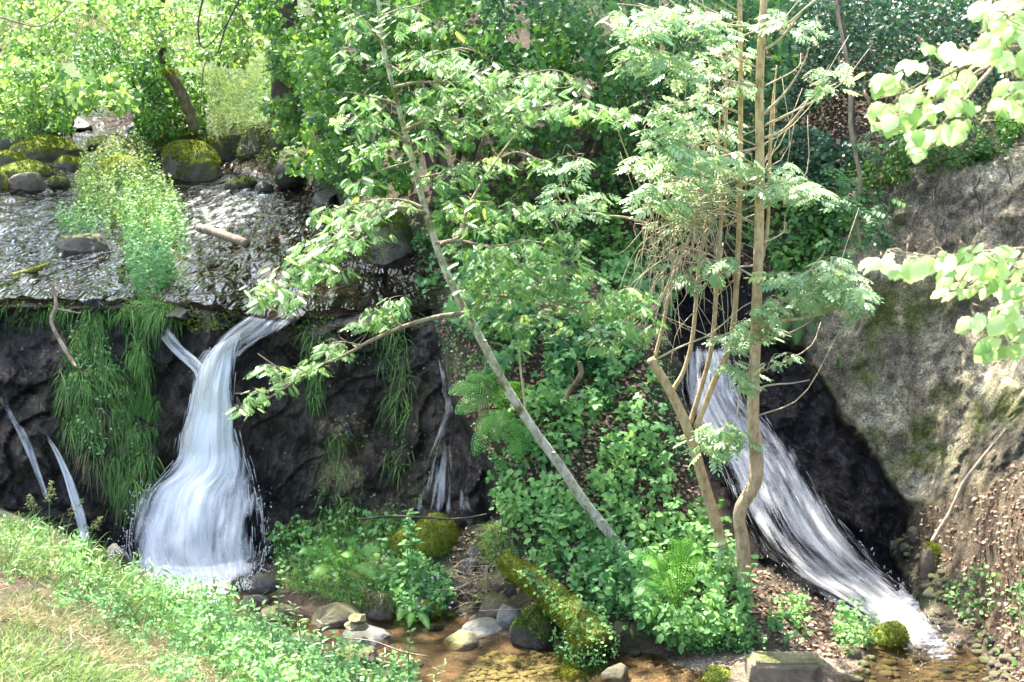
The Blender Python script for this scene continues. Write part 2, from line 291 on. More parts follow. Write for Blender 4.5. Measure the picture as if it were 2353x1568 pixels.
def terrainmat():
    m, n, o = mat('terrain_surface'); L = n.links.new; ge = n.nodes.new('ShaderNodeNewGeometry')
    a = N_(n, 'ShaderNodeAttribute', attribute_name='Col'); wet = N_(n, 'ShaderNodeAttribute', attribute_name='wet')
    nz = N_(n, 'ShaderNodeTexNoise', Scale=11., Detail=10, Roughness=.72); L(ge.outputs['Position'], nz.inputs['Vector'])
    n5 = N_(n, 'ShaderNodeTexNoise', Scale=60., Detail=6, Roughness=.75); L(ge.outputs['Position'], n5.inputs['Vector'])
    f1 = ramp(n, nz.outputs['Fac'], [(.33, (.35, .33, .32)), (.5, (.95, .95, .95)), (.67, (1.7, 1.6, 1.5))]); f2 = ramp(n, n5.outputs['Fac'], [(.39, (.42, .42, .44)), (.5, (.95, .95, .95)), (.62, (1.75, 1.68, 1.55))])
    m1 = N_(n, 'ShaderNodeMix', data_type='RGBA', blend_type='MULTIPLY'); m1.inputs[0].default_value = 1; L(a.outputs['Color'], m1.inputs[6]); L(f1, m1.inputs[7])
    m2 = N_(n, 'ShaderNodeMix', data_type='RGBA', blend_type='MULTIPLY'); m2.inputs[0].default_value = 1; L(m1.outputs[2], m2.inputs[6]); L(f2, m2.inputs[7])
    ck = N_(n, 'ShaderNodeAttribute', attribute_name='crack'); nd = N_(n, 'ShaderNodeTexNoise', Scale=3.5, Detail=5, Roughness=.6); L(ge.outputs['Position'], nd.inputs['Vector'])
    va = n.nodes.new('ShaderNodeVectorMath'); va.operation = 'MULTIPLY_ADD'; L(nd.outputs['Color'], va.inputs[0]); va.inputs[1].default_value = (.55, .55, .55); L(ge.outputs['Position'], va.inputs[2])
    mp = N_(n, 'ShaderNodeMapping'); mp.inputs['Scale'].default_value = (1, .6, .55); mp.inputs['Rotation'].default_value = (0, .7, 0); L(va.outputs[0], mp.inputs[0])
    vo = N_(n, 'ShaderNodeTexVoronoi', Scale=4.2, feature='DISTANCE_TO_EDGE'); L(mp.outputs[0], vo.inputs['Vector'])
    cr_ = n.nodes.new('ShaderNodeMapRange'); cr_.inputs[1].default_value = 0; cr_.inputs[2].default_value = .05; cr_.inputs[3].default_value = 1; cr_.inputs[4].default_value = 0; L(vo.outputs['Distance'], cr_.inputs[0])
    cm = N_(n, 'ShaderNodeMath', operation='MULTIPLY'); L(cr_.outputs[0], cm.inputs[0]); L(ck.outputs['Fac'], cm.inputs[1]); cm2 = N_(n, 'ShaderNodeMath', operation='MULTIPLY'); L(cm.outputs[0], cm2.inputs[0]); L(nz.outputs['Fac'], cm2.inputs[1])
    m3 = N_(n, 'ShaderNodeMix', data_type='RGBA'); L(cm2.outputs[0], m3.inputs[0]); L(m2.outputs[2], m3.inputs[6]); m3.inputs[7].default_value = (.01, .008, .006, 1)
    b = n.nodes.new('ShaderNodeBsdfPrincipled'); L(m3.outputs[2], b.inputs['Base Color'])
    hs = N_(n, 'ShaderNodeMath', operation='MULTIPLY_ADD'); L(cm.outputs[0], hs.inputs[0]); hs.inputs[1].default_value = -.45; L(nz.outputs['Fac'], hs.inputs[2])
    rg = n.nodes.new('ShaderNodeMapRange'); rg.inputs[3].default_value = .95; rg.inputs[4].default_value = .16; L(wet.outputs['Fac'], rg.inputs[0]); L(rg.outputs[0], b.inputs['Roughness'])
    bp = N_(n, 'ShaderNodeBump', Strength=1., Distance=.10); L(hs.outputs[0], bp.inputs['Height'])
    b2 = N_(n, 'ShaderNodeBump', Strength=1., Distance=.03); L(n5.outputs['Fac'], b2.inputs['Height']); L(bp.outputs[0], b2.inputs['Normal']); L(b2.outputs[0], b.inputs['Normal'])
    L(b.outputs[0], o.inputs[0]); return m
def streammat(name, tintc, dens, sx, sy, bump, foam=.0, uvmap=True, rough=.06, dist=.03, ior=1.33, det=7):
    """clear shallow water: fresnel between see-through and glossy, ripples, foam that also carries painted sun glare"""
    m, n, o = mat(name); L = n.links.new; ge = n.nodes.new('ShaderNodeNewGeometry')
    mp = N_(n, 'ShaderNodeMapping'); mp.inputs['Scale'].default_value = (sx, sy, 1); L(ge.outputs['Position'], mp.inputs[0])
    nz = N_(n, 'ShaderNodeTexNoise', Scale=1., Detail=det, Roughness=.62, Distortion=.4); L(mp.outputs[0], nz.inputs['Vector'])
    bp = N_(n, 'ShaderNodeBump', Strength=bump, Distance=dist); L(nz.outputs['Fac'], bp.inputs['Height'])
    fr = N_(n, 'ShaderNodeFresnel', IOR=ior); L(bp.outputs[0], fr.inputs['Normal'])
    tr = n.nodes.new('ShaderNodeBsdfTransparent'); tr.inputs[0].default_value = tuple(tintc)+(1,)
    gl = N_(n, 'ShaderNodeBsdfGlossy', Roughness=rough); L(bp.outputs[0], gl.inputs['Normal'])
    mx = n.nodes.new('ShaderNodeMixShader'); L(fr.outputs[0], mx.inputs[0]); L(tr.outputs[0], mx.inputs[1]); L(gl.outputs[0], mx.inputs[2])
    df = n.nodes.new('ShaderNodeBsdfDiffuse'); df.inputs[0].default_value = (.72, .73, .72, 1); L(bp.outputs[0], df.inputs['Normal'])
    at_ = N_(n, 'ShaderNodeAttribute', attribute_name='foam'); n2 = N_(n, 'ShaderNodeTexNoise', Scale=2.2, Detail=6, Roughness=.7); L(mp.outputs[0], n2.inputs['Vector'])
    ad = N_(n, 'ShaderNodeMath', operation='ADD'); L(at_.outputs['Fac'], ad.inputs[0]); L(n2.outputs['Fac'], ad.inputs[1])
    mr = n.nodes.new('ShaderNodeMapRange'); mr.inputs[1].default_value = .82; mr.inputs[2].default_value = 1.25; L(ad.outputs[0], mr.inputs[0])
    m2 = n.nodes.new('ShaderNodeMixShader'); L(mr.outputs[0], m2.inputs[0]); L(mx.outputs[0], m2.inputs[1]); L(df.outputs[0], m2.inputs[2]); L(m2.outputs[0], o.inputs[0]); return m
def fallmat():
    m, n, o = mat('falling_water'); L = n.links.new; uv = n.nodes.new('ShaderNodeUVMap')
    mp = N_(n, 'ShaderNodeMapping'); mp.inputs['Scale'].default_value = (34, 1.9, 1); L(uv.outputs[0], mp.inputs[0])
    nz = N_(n, 'ShaderNodeTexNoise', Scale=1., Detail=5, Roughness=.55, Distortion=.5); L(mp.outputs[0], nz.inputs['Vector'])
    mp2 = N_(n, 'ShaderNodeMapping'); mp2.inputs['Scale'].default_value = (8, 1.7, 1); L(uv.outputs[0], mp2.inputs[0])
    n2 = N_(n, 'ShaderNodeTexNoise', Scale=1., Detail=4, Roughness=.6, Distortion=.4); L(mp2.outputs[0], n2.inputs['Vector']); n2b = N_(n, 'ShaderNodeMath', operation='MULTIPLY_ADD'); L(n2.outputs['Fac'], n2b.inputs[0]); n2b.inputs[1].default_value = 2.2; n2b.inputs[2].default_value = -.6
    s1 = N_(n, 'ShaderNodeMath', operation='MULTIPLY_ADD'); L(nz.outputs['Fac'], s1.inputs[0]); s1.inputs[1].default_value = 1.5; L(n2b.outputs[0], s1.inputs[2])
    de = N_(n, 'ShaderNodeAttribute', attribute_name='dens'); s2 = N_(n, 'ShaderNodeMath', operation='ADD'); L(s1.outputs[0], s2.inputs[0]); L(de.outputs['Fac'], s2.inputs[1])
    mr = n.nodes.new('ShaderNodeMapRange'); mr.inputs[1].default_value = 1.3; mr.inputs[2].default_value = 2.3; L(s2.outputs[0], mr.inputs[0])
    pw = N_(n, 'ShaderNodeMath', operation='MULTIPLY'); L(mr.outputs[0], pw.inputs[0]); pw.inputs[1].default_value = .93
    d = n.nodes.new('ShaderNodeBsdfDiffuse'); d.inputs[0].default_value = (.90, .90, .88, 1); t = n.nodes.new('ShaderNodeBsdfTranslucent'); t.inputs[0].default_value = (.90, .90, .88, 1)
    md = n.nodes.new('ShaderNodeMixShader'); md.inputs[0].default_value = .4; L(d.outputs[0], md.inputs[1]); L(t.outputs[0], md.inputs[2])
    bp = N_(n, 'ShaderNodeBump', Strength=.5, Distance=.02); L(nz.outputs['Fac'], bp.inputs['Height']); L(bp.outputs[0], d.inputs['Normal'])
    gl = N_(n, 'ShaderNodeBsdfGlossy', Roughness=.25); L(bp.outputs[0], gl.inputs['Normal']); mg = n.nodes.new('ShaderNodeMixShader'); mg.inputs[0].default_value = .12; L(md.outputs[0], mg.inputs[1]); L(gl.outputs[0], mg.inputs[2])
    tr = n.nodes.new('ShaderNodeBsdfTransparent'); mx = n.nodes.new('ShaderNodeMixShader'); L(pw.outputs[0], mx.inputs[0]); L(tr.outputs[0], mx.inputs[1]); L(mg.outputs[0], mx.inputs[2]); L(mx.outputs[0], o.inputs[0]); return m
def plain(name, c, rough=.8, spec=.3):
    m, n, o = mat(name); b = n.nodes.new('ShaderNodeBsdfPrincipled'); nz = N_(n, 'ShaderNodeTexNoise', Scale=25., Detail=5); 
    col = ramp(n, nz.outputs['Fac'], [(.3, [x*.6 for x in c]), (.7, [min(1, x*1.3) for x in c])]); n.links.new(col, b.inputs['Base Color'])
    b.inputs['Roughness'].default_value = rough; b.inputs['Specular IOR Level'].default_value = spec; n.links.new(b.outputs[0], o.inputs[0]); return m
M = dict(
 terrain=terrainmat(), fall=fallmat(),
 rowan=leafmat('rowan_leaf', [(0, (.07,.18,.045)), (.6, (.15,.31,.085)), (1, (.27,.42,.10))], .35, .38),
 ash=leafmat('ash_leaf', [(0, (.13,.26,.1)), (.6, (.26,.4,.18)), (1, (.42,.52,.26))], .35, .36, .6),
 hazel=leafmat('hazel_leaf', [(0, (.2,.36,.1)), (.5, (.38,.52,.22)), (1, (.6,.68,.4))], .42, .45),
 shrub=leafmat('shrub_leaf', [(0, (.025,.085,.018)), (.5, (.075,.2,.035)), (1, (.19,.33,.05))], .35, .5),
 shrubb=leafmat('bluish_shrub_leaf', [(0, (.022,.075,.022)), (.5, (.07,.19,.05)), (1, (.16,.3,.06))], .3, .48),
 holly=leafmat('holly_leaf', [(0, (.025,.075,.035)), (.7, (.055,.14,.055)), (1, (.11,.22,.06))], .2, .4, .5),
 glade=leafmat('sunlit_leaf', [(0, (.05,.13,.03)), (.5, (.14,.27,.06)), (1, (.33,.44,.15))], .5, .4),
 herb=leafmat('herb_leaf', [(0, (.06,.17,.05)), (.5, (.13,.31,.09)), (1, (.24,.42,.12))], .3, .55),
 bramble=leafmat('bramble_leaf', [(0, (.035,.12,.04)), (.5, (.10,.26,.075)), (1, (.2,.37,.1))], .28, .5),
 fern=leafmat('fern_frond', [(0, (.05,.16,.03)), (.6, (.09,.27,.04)), (1, (.15,.34,.05))], .35, .5),
 grass=leafmat('grass_blade', [(0, (.06,.16,.04)), (.5, (.13,.3,.07)), (1, (.3,.44,.12))], .35, .5),
 drygrass=leafmat('meadow_grass_blade', [(0, (.06,.13,.035)), (.45, (.14,.23,.07)), (.72, (.24,.25,.11)), (1, (.30,.22,.14))], .35, .5),
 moss=leafmat('moss_tuft', [(0, (.05,.07,.008)), (.5, (.12,.155,.012)), (1, (.22,.25,.02))], .25, .8, .1),
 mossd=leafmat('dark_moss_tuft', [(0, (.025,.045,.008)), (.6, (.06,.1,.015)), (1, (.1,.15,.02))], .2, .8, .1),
 litter=leafmat('dead_leaf', [(0, (.10,.055,.035)), (.5, (.24,.15,.095)), (1, (.44,.32,.22))], .15, .6),
 petal=leafmat('yellow_petal', [(0, (.75,.42,.01)), (1, (.85,.6,.02))], .3, .35),
 pink=leafmat('pale_pink_petal', [(0, (.6,.4,.6)), (1, (.8,.65,.8))], .3, .6),
 birch=barkmat('pale_lichened_bark', (.17,.16,.09), (.42,.4,.29), (.66,.63,.54), 22, .42),
 ashbark=barkmat('tan_ash_bark', (.24,.165,.085), (.46,.33,.18), (.58,.46,.28), 30, .33),
 twig=barkmat('grey_brown_twig_bark', (.12,.09,.06), (.26,.2,.14), (.38,.31,.23), 20),
 tan=barkmat('dry_tan_twig', (.25,.19,.12), (.42,.34,.23), (.58,.5,.36), 20),
 dark=barkmat('dark_trunk_bark', (.03,.025,.02), (.08,.06,.045), (.15,.12,.09), 10, .35),
 wood=barkmat('weathered_wood', (.08,.055,.035), (.2,.15,.1), (.36,.3,.22), 12, .2),
 mosslog=barkmat('moss_covered_wood', (.06,.075,.012), (.14,.165,.02), (.24,.25,.03), 9, .5),
 rmoss=rockmat('bright_mossy_stone', (.05,.04,.03), (.16,.13,.1), .25, .6, (.15,.19,.015)),
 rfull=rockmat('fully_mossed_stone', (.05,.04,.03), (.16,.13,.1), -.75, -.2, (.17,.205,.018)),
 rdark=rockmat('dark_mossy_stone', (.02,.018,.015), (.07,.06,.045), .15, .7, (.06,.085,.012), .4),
 rbrown=rockmat('brown_stone', (.05,.038,.028), (.17,.13,.09), .45, 1.1, (.1,.11,.025), .55),
 rgrey=rockmat('grey_stone', (.09,.09,.085), (.24,.23,.21), .75, 1.5, (.12,.13,.05), .6),
 rpale=rockmat('pale_olive_stone', (.2,.17,.1), (.36,.31,.2), .5, 1.2, (.2,.22,.06), .6),
 rblock=rockmat('rough_tan_stone', (.16,.125,.08), (.42,.35,.25), .5, 1.1, (.11,.12,.03), .8),
 rblack=rockmat('wet_black_stone', (.01,.01,.012), (.05,.045,.04), .7, 1.4, (.05,.07,.012), .25),
)
M['upstream'] = streammat('upper_stream_water', (.5,.42,.33), 0, 5.5, 1.5, 1., rough=.07, dist=.16, ior=1.33, det=3)
M['lowstream'] = streammat('lower_stream_water', (.88,.8,.66), 0, 7, 9, .5, rough=.06, dist=.03)

# ---------------------------------------------------------------- terrain meshes
def lerp(a, b, t): return a*(1-t[..., None])+b*t[..., None]
def build_terrain():
    rows = [6, 16, 70, 6, 12, 60, 60, 40, 40, 50, 90, 24]
    T = np.concatenate([np.linspace(k, k+1, r, endpoint=False) for k, r in enumerate(rows)]+[[NS-1]])
    Us = np.concatenate([np.linspace(-900, -40, 30, endpoint=False), np.arange(-40, 2400, 6.), np.linspace(2400, 3400, 34)])
    VV = np.zeros((len(T), len(Us)))
    for j, t in enumerate(T):
        k = min(int(t), NS-2); f = t-k
        VV[j] = np.interp(Us, CU, CV[:, k])*(1-f)+np.interp(Us, CU, CV[:, k+1])*f
    UU = np.broadcast_to(Us, VV.shape).copy(); m = mask_all(UU, VV); P = surf(UU, VV, masks=m)
    dU = np.gradient(P, axis=1); dV = np.gradient(P, axis=0); Nn = nrm(np.cross(dU, dV))
    soil = A([.085, .055, .035]); col = np.broadcast_to(soil, P.shape).copy(); wet = np.zeros(VV.shape)
    g = fbm(P, 1.2, 4, 12.); g2 = fbm(P, 4., 3, 2.)
    col = lerp(col, A([.045, .07, .02]), np.clip(.5+g*1.5, 0, 1)*.9)                      # thin green film on the wooded slope
    far = np.clip((P[..., 1]-15)/6, 0, 1)
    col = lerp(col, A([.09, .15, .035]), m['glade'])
    rock = lerp(np.broadcast_to(A([.013, .012, .011]), P.shape), A([.075, .058, .04]), np.clip(.3+g*1.8, 0, 1)*.6)
    rock = lerp(rock, A([.03, .04, .012]), np.clip(g2*2.2-.15, 0, 1)*.6)
    pale = np.maximum(poly(UU, VV, [(700, 960), (800, 930), (850, 1010), (830, 1100), (760, 1120), (740, 1030)], 40, 50), .0)
    rock = lerp(rock, A([.2, .14, .095]), pale*np.clip(.3+g2*3.5, 0, 1)*.8)
    col = lerp(col, rock, m['rock']); wet = np.maximum(wet, m['rock']*.85)
    col = lerp(col, A([.013, .012, .013]), m['chute']); wet = np.maximum(wet, m['chute'])
    col = lerp(col, lerp(np.broadcast_to(A([.010, .008, .006]), P.shape), A([.04, .029, .018]), np.clip(.5+g*1.5, 0, 1)), m['up']*(1-m['rock'])); wet = np.maximum(wet, m['up'])
    q = fbm(P*A([1, 1, 1.7]), 2.6, 5, 40.); q3 = fbm(P, 1.5, 3, 71.)
    clay = lerp(np.broadcast_to(A([.27, .225, .15]), P.shape), A([.58, .52, .37]), np.clip(.5+q*1.7, 0, 1)); clay = lerp(clay, A([.075, .06, .035]), np.clip(q3*2.4-.1, 0, 1)*.65)
    clay = lerp(clay, A([.11, .14, .02]), m['moss']*np.clip(.75+g2*2.2, 0, 1)*.95)
    col = lerp(col, clay, m['clay'])
    col = lerp(col, A([.2, .15, .10]), m['lit']*.8)
    col = lerp(col, lerp(np.broadcast_to(A([.085, .06, .035]), P.shape), A([.22, .16, .10]), np.clip(.5+g2*2, 0, 1)), m['low']); wet = np.maximum(wet*(1-m['low']), m['low']*.5)
    col = lerp(col, lerp(np.broadcast_to(A([.28, .21, .14]), P.shape), A([.36, .29, .2]), np.clip(.5+g2*2, 0, 1)), m['bar']); wet *= 1-m['bar']
    straw = lerp(np.broadcast_to(A([.15, .105, .065]), P.shape), A([.10, .13, .045]), np.clip(.5+g*2.5, 0, 1))
    col = lerp(col, straw, m['near']); wet *= 1-m['near']
    rgba = np.concatenate([col, np.ones(VV.shape+(1,))], -1).reshape(-1, 4)
    crk = np.clip(m['rock']+m['chute']+.75*m['clay']*(1-m['moss']), 0, 1)
    # split in named zones by the strongest mask
    face = lambda a: (a[:-1, :-1]+a[1:, 1:])/2
    zone = np.zeros((len(T)-1, len(Us)-1), int); names = ['wooded_bank', 'grassy_bank', 'rock_face', 'stream_bed', 'clay_bank', 'glade_ground', 'leaf_littered_slope', 'chute_rock']
    for k, key in ((5, 'glade'), (4, 'clay'), (6, 'lit'), (3, 'low'), (1, 'near'), (2, 'rock'), (7, 'chute')): zone[face(m[key]) > .5] = k
    zone[(face(m['up']) > .5) & (zone != 2)] = 3
    nc = len(Us); J, I = np.meshgrid(np.arange(len(T)-1), np.arange(nc-1), indexing='ij')
    Q = np.stack([J*nc+I, J*nc+I+1, (J+1)*nc+I+1, (J+1)*nc+I], -1)
    Pf = P.reshape(-1, 3); Nf = Nn.reshape(-1, 3)
    for k, nm in enumerate(names):
        q = Q[zone == k]; u, inv = np.unique(q.ravel(), return_inverse=True)
        g_ = Geo(); g_.add(Pf[u], inv.reshape(-1, 4))
        o = g_.build(nm, M['terrain'], attrs={'Col': rgba[u], 'wet': wet.ravel()[u], 'crack': crk.ravel()[u]}, kind='structure')
        o.data.normals_split_custom_set_from_vertices(Nf[u].tolist())
build_terrain()
g_ = Geo(); n = 24; a = np.linspace(0, 2*np.pi, n, endpoint=False)
ringv = [np.stack([r*np.cos(a), 10+r*np.sin(a), np.full(n, z)], -1) for r, z in ((.1, -1.2), (15, -1.2), (60, -1.2), (160, 2.), (400, 14.))]
q = [(k*n+j, k*n+(j+1) % n, (k+1)*n+(j+1) % n, (k+1)*n+j) for k in range(4) for j in range(n)]
V_ = np.vstack(ringv); g_.add(V_, q); g_.build('ground', M['terrain'], attrs={'Col': np.tile(A([.14, .2, .05, 1]), (len(V_), 1)), 'wet': np.zeros(len(V_))}, kind='structure')

# ---------------------------------------------------------------- water
def grid_faces(r, c):
    J, I = np.meshgrid(np.arange(r-1), np.arange(c-1), indexing='ij'); return np.stack([J*c+I, J*c+I+1, (J+1)*c+I+1, (J+1)*c+I], -1).reshape(-1, 4)
def upper_stream():
    Us = np.concatenate([np.arange(-900, -40, 20.), np.arange(-40, 1004, 5.)]); back = np.interp(Us, [-900,0,150,330,400,480,520,620,760,860,1000], [455,455,314,316,420,385,382,415,455,560,635])
    lip = np.interp(Us, [-900,360,480,560,640,700,800,1000], [704,706,718,742,749,739,729,709])+1+26*fbm(np.stack([Us*.018, Us*0, Us*0], -1), 1, 3); n = 150
    t = np.linspace(0, 1, n)[:, None]; V = lip*(1-t)+back*t; U = np.broadcast_to(Us, V.shape)
    P = surf(U, V, disp=False)+A([0, 0, .05]); lp = np.interp(V[0:1]*0+Us, Us, lip); wv = (1-2*np.abs(fbm(P*A([1, .5, 1]), 3.0, 3, 4.)))*.04+.014*fbm(P*A([1, .5, 1]), 8, 2, 1.); P[..., 2] += wv*np.clip((lip-V)/25., 0, 1)
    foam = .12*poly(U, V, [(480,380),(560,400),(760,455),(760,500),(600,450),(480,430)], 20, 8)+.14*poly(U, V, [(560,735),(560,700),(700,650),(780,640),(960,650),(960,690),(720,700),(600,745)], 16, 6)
    foam = foam+.15+.2*poly(U, V, [(380,440),(560,440),(620,500),(540,560),(460,660),(400,600),(420,520)], 40, 20)+.08*poly(U, V, [(-50,480),(130,470),(130,560),(-50,600)], 30, 20)+.2*poly(U, V, [(130,312),(310,312),(300,345),(200,350)], 10, 6); foam = foam+.05*poly(U, V, [(100,440),(200,440),(160,500),(90,500)], 20, 8)-.12*(1-poly(U, V, [(-950,470),(700,470),(700,560),(300,600),(-950,650)], 80, 30))  # foam base and mid-stream patch paint white sun glare onto the water
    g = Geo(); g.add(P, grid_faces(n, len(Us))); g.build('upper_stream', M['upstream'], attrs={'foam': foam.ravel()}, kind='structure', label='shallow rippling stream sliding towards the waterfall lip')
upper_stream()
g = Geo(); xs = np.linspace(-3.4, 4.6, 160); ys = np.linspace(7.2, 10.9, 90); X, Y = np.meshgrid(xs, ys); P = np.stack([X, Y, X*0], -1)
def px(P):
    d = P-A([0, 0, ZC]); f = d[..., 1]*math.cos(PITCH)-d[..., 2]*math.sin(PITCH); u = d[..., 1]*math.sin(PITCH)+d[..., 2]*math.cos(PITCH)
    return CX+F*d[..., 0]/f, CY-F*u/f
pu, pv = px(P); foam = .75*poly(pu, pv, [(290,1260),(620,1250),(600,1320),(540,1345),(490,1385),(400,1385),(320,1355)], 50, 24)+.55*poly(pu, pv, [(1930,1400),(2080,1310),(2130,1400),(2180,1480),(2200,1520),(2090,1500)], 70, 24)
P[..., 2] += .006*fbm(P, 4, 3)+np.clip(foam, 0, 1)*(.03+.07*fbm(P, 5, 4, 3.))
foam = foam+.5*poly(pu, pv, [(180,1240),(250,1240),(270,1270),(190,1275)], 30, 10)
g.add(P, grid_faces(90, 160)); g.build('lower_stream', M['lowstream'], attrs={'foam': foam.ravel()}, kind='structure', label='shallow clear stream over orange sand below the falls')

def blades(g, P, D, L, W, bend, tint, seg=3):
    """curved grass blades: P roots, D direction"""
    n = len(P); D = nrm(D); side = nrm(np.cross(D, nrm(rs.randn(n, 3)+A([0, -1.2, 0])))); L = np.broadcast_to(A(L), (n,)); W = np.broadcast_to(A(W), (n,)); bend = np.broadcast_to(A(bend), (n,))
    ts = np.linspace(0, 1, seg+1); vs = []
    for t in ts:
        c = P+D*(L*t)[:, None]+A([0, 0, -1])*(bend*L*t*t)[:, None]; w_ = W*(1-t)**.7
        if t < 1: vs += [c-side*w_[:, None]*.5, c+side*w_[:, None]*.5]
        else: vs += [c]
    v = np.stack(vs, 1); K = v.shape[1]; off = np.arange(n)[:, None, None]*K
    q = np.array([(2*i, 2*i+1, 2*i+3, 2*i+2) for i in range(seg-1)]).reshape(-1, 4); t_ = np.array([(2*seg-2, 2*seg-1, 2*seg)])
    g.add(v.reshape(-1, 3), (q[None]+off).reshape(-1, 4) if seg > 1 else None, (t_[None]+off).reshape(-1, 3), np.repeat(np.clip(A(tint), 0, 1), K))
def fall(name, rows, off, nl=90, nc=26, layers=3, dens=.1, edge=.5, bulge=.05, label=None, dfun=None, rough=.03, spray=0, edgew=.22):
    """rows: (Lu,Lv,Ru,Rv) going downstream; a sheet a little in front of the rock"""
    rows = spline(A(rows), nl); off = np.interp(np.linspace(0, 1, nl), np.linspace(0, 1, len(off)), off); g = Geo(); DD = []
    for l in range(layers):
        t = np.linspace(0, 1, nc)[None]; U = rows[:, 0:1]*(1-t)+rows[:, 2:3]*t; V = rows[:, 1:2]*(1-t)+rows[:, 3:4]*t
        P0 = surf(U, V, disp=False); S = surf(U, V); r = nrm(P0-A([0, 0, ZC])); ds = np.minimum(np.sum((S-P0)*r, -1), 0)
        
        for ax, w_ in ((0, 5), (1, 3)):
            st_ = [np.roll(ds, k, ax) for k in range(-w_, w_+1)]; ds = np.min(st_, 0)
        for ax, w_ in ((0, 5), (1, 3)): ds = np.mean([np.roll(ds, k, ax) for k in range(-w_, w_+1)], 0)
        L = np.concatenate([[0], np.cumsum(np.linalg.norm(np.diff(P0[:, nc//2], axis=0), axis=1))])
        wd = np.linalg.norm(P0[:, -1]-P0[:, 0], axis=1)
        uvx = (t*wd.mean()*.6+t*wd[:, None]*.4)+l*3.7; uv = np.stack([uvx, np.broadcast_to(L[:, None]+l*5.1, uvx.shape)], -1)
        nn = fbm(np.stack([uvx*9, np.broadcast_to(L[:, None]*1.2, uvx.shape), uvx*0+l*9.], -1), 1, 3)
        k = off[:, None]+bulge*np.sin(np.pi*t)+rough*nn*(1+2*np.linspace(0, 1, nl)[:, None])+l*.022
        P = P0+r*(ds-k)[..., None]; e = np.minimum(t, 1-t)*2; e = np.clip(e/edgew+(.55*fbm(np.stack([uvx*12, np.broadcast_to(L[:, None]*1.6, uvx.shape), uvx*0+l*3.], -1), 1, 3, 5.) if edgew > .3 else 0), 0, 1)
        en = np.clip(np.minimum(np.arange(nl), nl-1-np.arange(nl))/8., 0, 1)[:, None]
        dn = dens-.95*(1-e)*edge-.9*(1-en)+.35*fbm(np.stack([uvx*3, np.broadcast_to(L[:, None]*1.5, uvx.shape), uvx*0+l], -1), 1, 3, 8.)
        if dfun is not None: dn = dn+dfun(U, V)
        g.add(P, grid_faces(nl, nc), uv=uv); DD.append(dn.ravel())
    if spray:
        i = rs.randint(6, nl-12, spray); j = np.where(rs.rand(spray) < .5, (nc-1)*(rs.rand(spray)**3*.35), (nc-1)*(1-rs.rand(spray)**3*.35)).astype(int); p = P[i, j]; d = P[i+8, j]-p
        side = np.sign(j-nc/2)[:, None]*nrm(P[i, -1]-P[i, 0]); n0 = g.n; n1 = g.n; blades(g, p+side*((rs.rand(spray)**3-.25)*.05)[:, None]+rs.randn(spray, 3)*.008, nrm(d)+rs.randn(spray, 3)*.06, .05+.16*rs.rand(spray), .003+.006*rs.rand(spray), .15, .5, 3); DD.append(np.full(g.n-n0, .75))
        m_ = spray*3; n0 = g.n; i = nl-1-(rs.rand(m_)**2*nl*.4).astype(int); j = np.where(rs.rand(m_) < .6, np.where(rs.rand(m_) < .5, 0, nc-1), rs.randint(0, nc, m_)); sd2 = np.sign(j-nc/2)[:, None]*nrm(P[i, -1]-P[i, 0]); q_ = P[i, j]+sd2*(rs.rand(m_)**3*.10)[:, None]+rs.randn(m_, 3)*.025+A([0, -.03, 0]); blades(g, q_, rs.randn(m_, 3)+A([0, 0, -1.2]), .008+.022*rs.rand(m_), .004+.006*rs.rand(m_), .1, .5, 1); DD.append(np.full(g.n-n0, 1.3))
    return g.build(name, M['fall'], attrs={'dens': np.concatenate(DD)}, kind='structure', label=label)
fall('waterfall', [(524,778,562,750),(494,796,550,775),(470,820,540,806),(456,852,535,850),(442,900,532,900),(432,950,540,950),(416,1000,552,1000),(408,1050,568,1050),(385,1085,584,1090),(335,1122,598,1135),(312,1175,610,1185),(298,1235,614,1240),(298,1285,610,1280),(322,1325,590,1312),(345,1350,560,1340)],
     [.03,.04,.06,.07,.08,.08,.09,.1,.12,.13,.14], 120, 60, 4, .72, 1.1, .05, 'white waterfall fanning out down the dark rock face, left of centre', dfun=lambda U, V: -.34*poly(U, V, [(470,1110),(600,1090),(600,1290),(500,1300),(440,1240)], 60, 30)-.3*poly(U, V, [(360,1190),(400,1150),(410,1290),(370,1300)], 30, 26, .02)+.3*poly(U, V, [(450,850),(520,850),(480,1200),(380,1250),(400,1100)], 50, 20), spray=260, edgew=.4)
fall('waterfall_feeder', [(800,625,810,668),(740,640,760,690),(690,665,720,712),(640,690,680,742),(590,712,640,765),(545,742,590,790),(480,800,560,812),(455,830,540,840)], [.02,.03,.04,.06], 70, 20, 3, .22, .5, .03, 'pale water sliding left over the ledge into the main waterfall')
fall('waterfall_feeder', [(358,755,385,742),(372,785,405,775),(400,815,425,800),(425,838,450,820),(445,860,480,850),(450,890,500,890)], [.02,.03,.05,.08], 50, 12, 3, .22, .5, .02, 'thin feeder trickle meeting the main waterfall from the left')
fall('waterfall', [(92,985,112,1000),(118,1030,138,1040),(140,1080,160,1085),(155,1130,178,1130),(170,1180,194,1180),(182,1230,206,1230),(186,1262,214,1262)], [.04,.06,.08,.1], 60, 12, 3, .36, .5, .02, 'narrow single jet of water at the far left beside the hanging grass')
fall('waterfall', [(-30,870,0,850),(0,925,18,915),(28,975,48,970),(55,1030,74,1025),(78,1085,92,1080),(98,1140,112,1140),(105,1180,120,1180)], [.03,.05], 50, 10, 2, .12, .5, .02, 'thread of water trickling down mossy rock at the left edge')
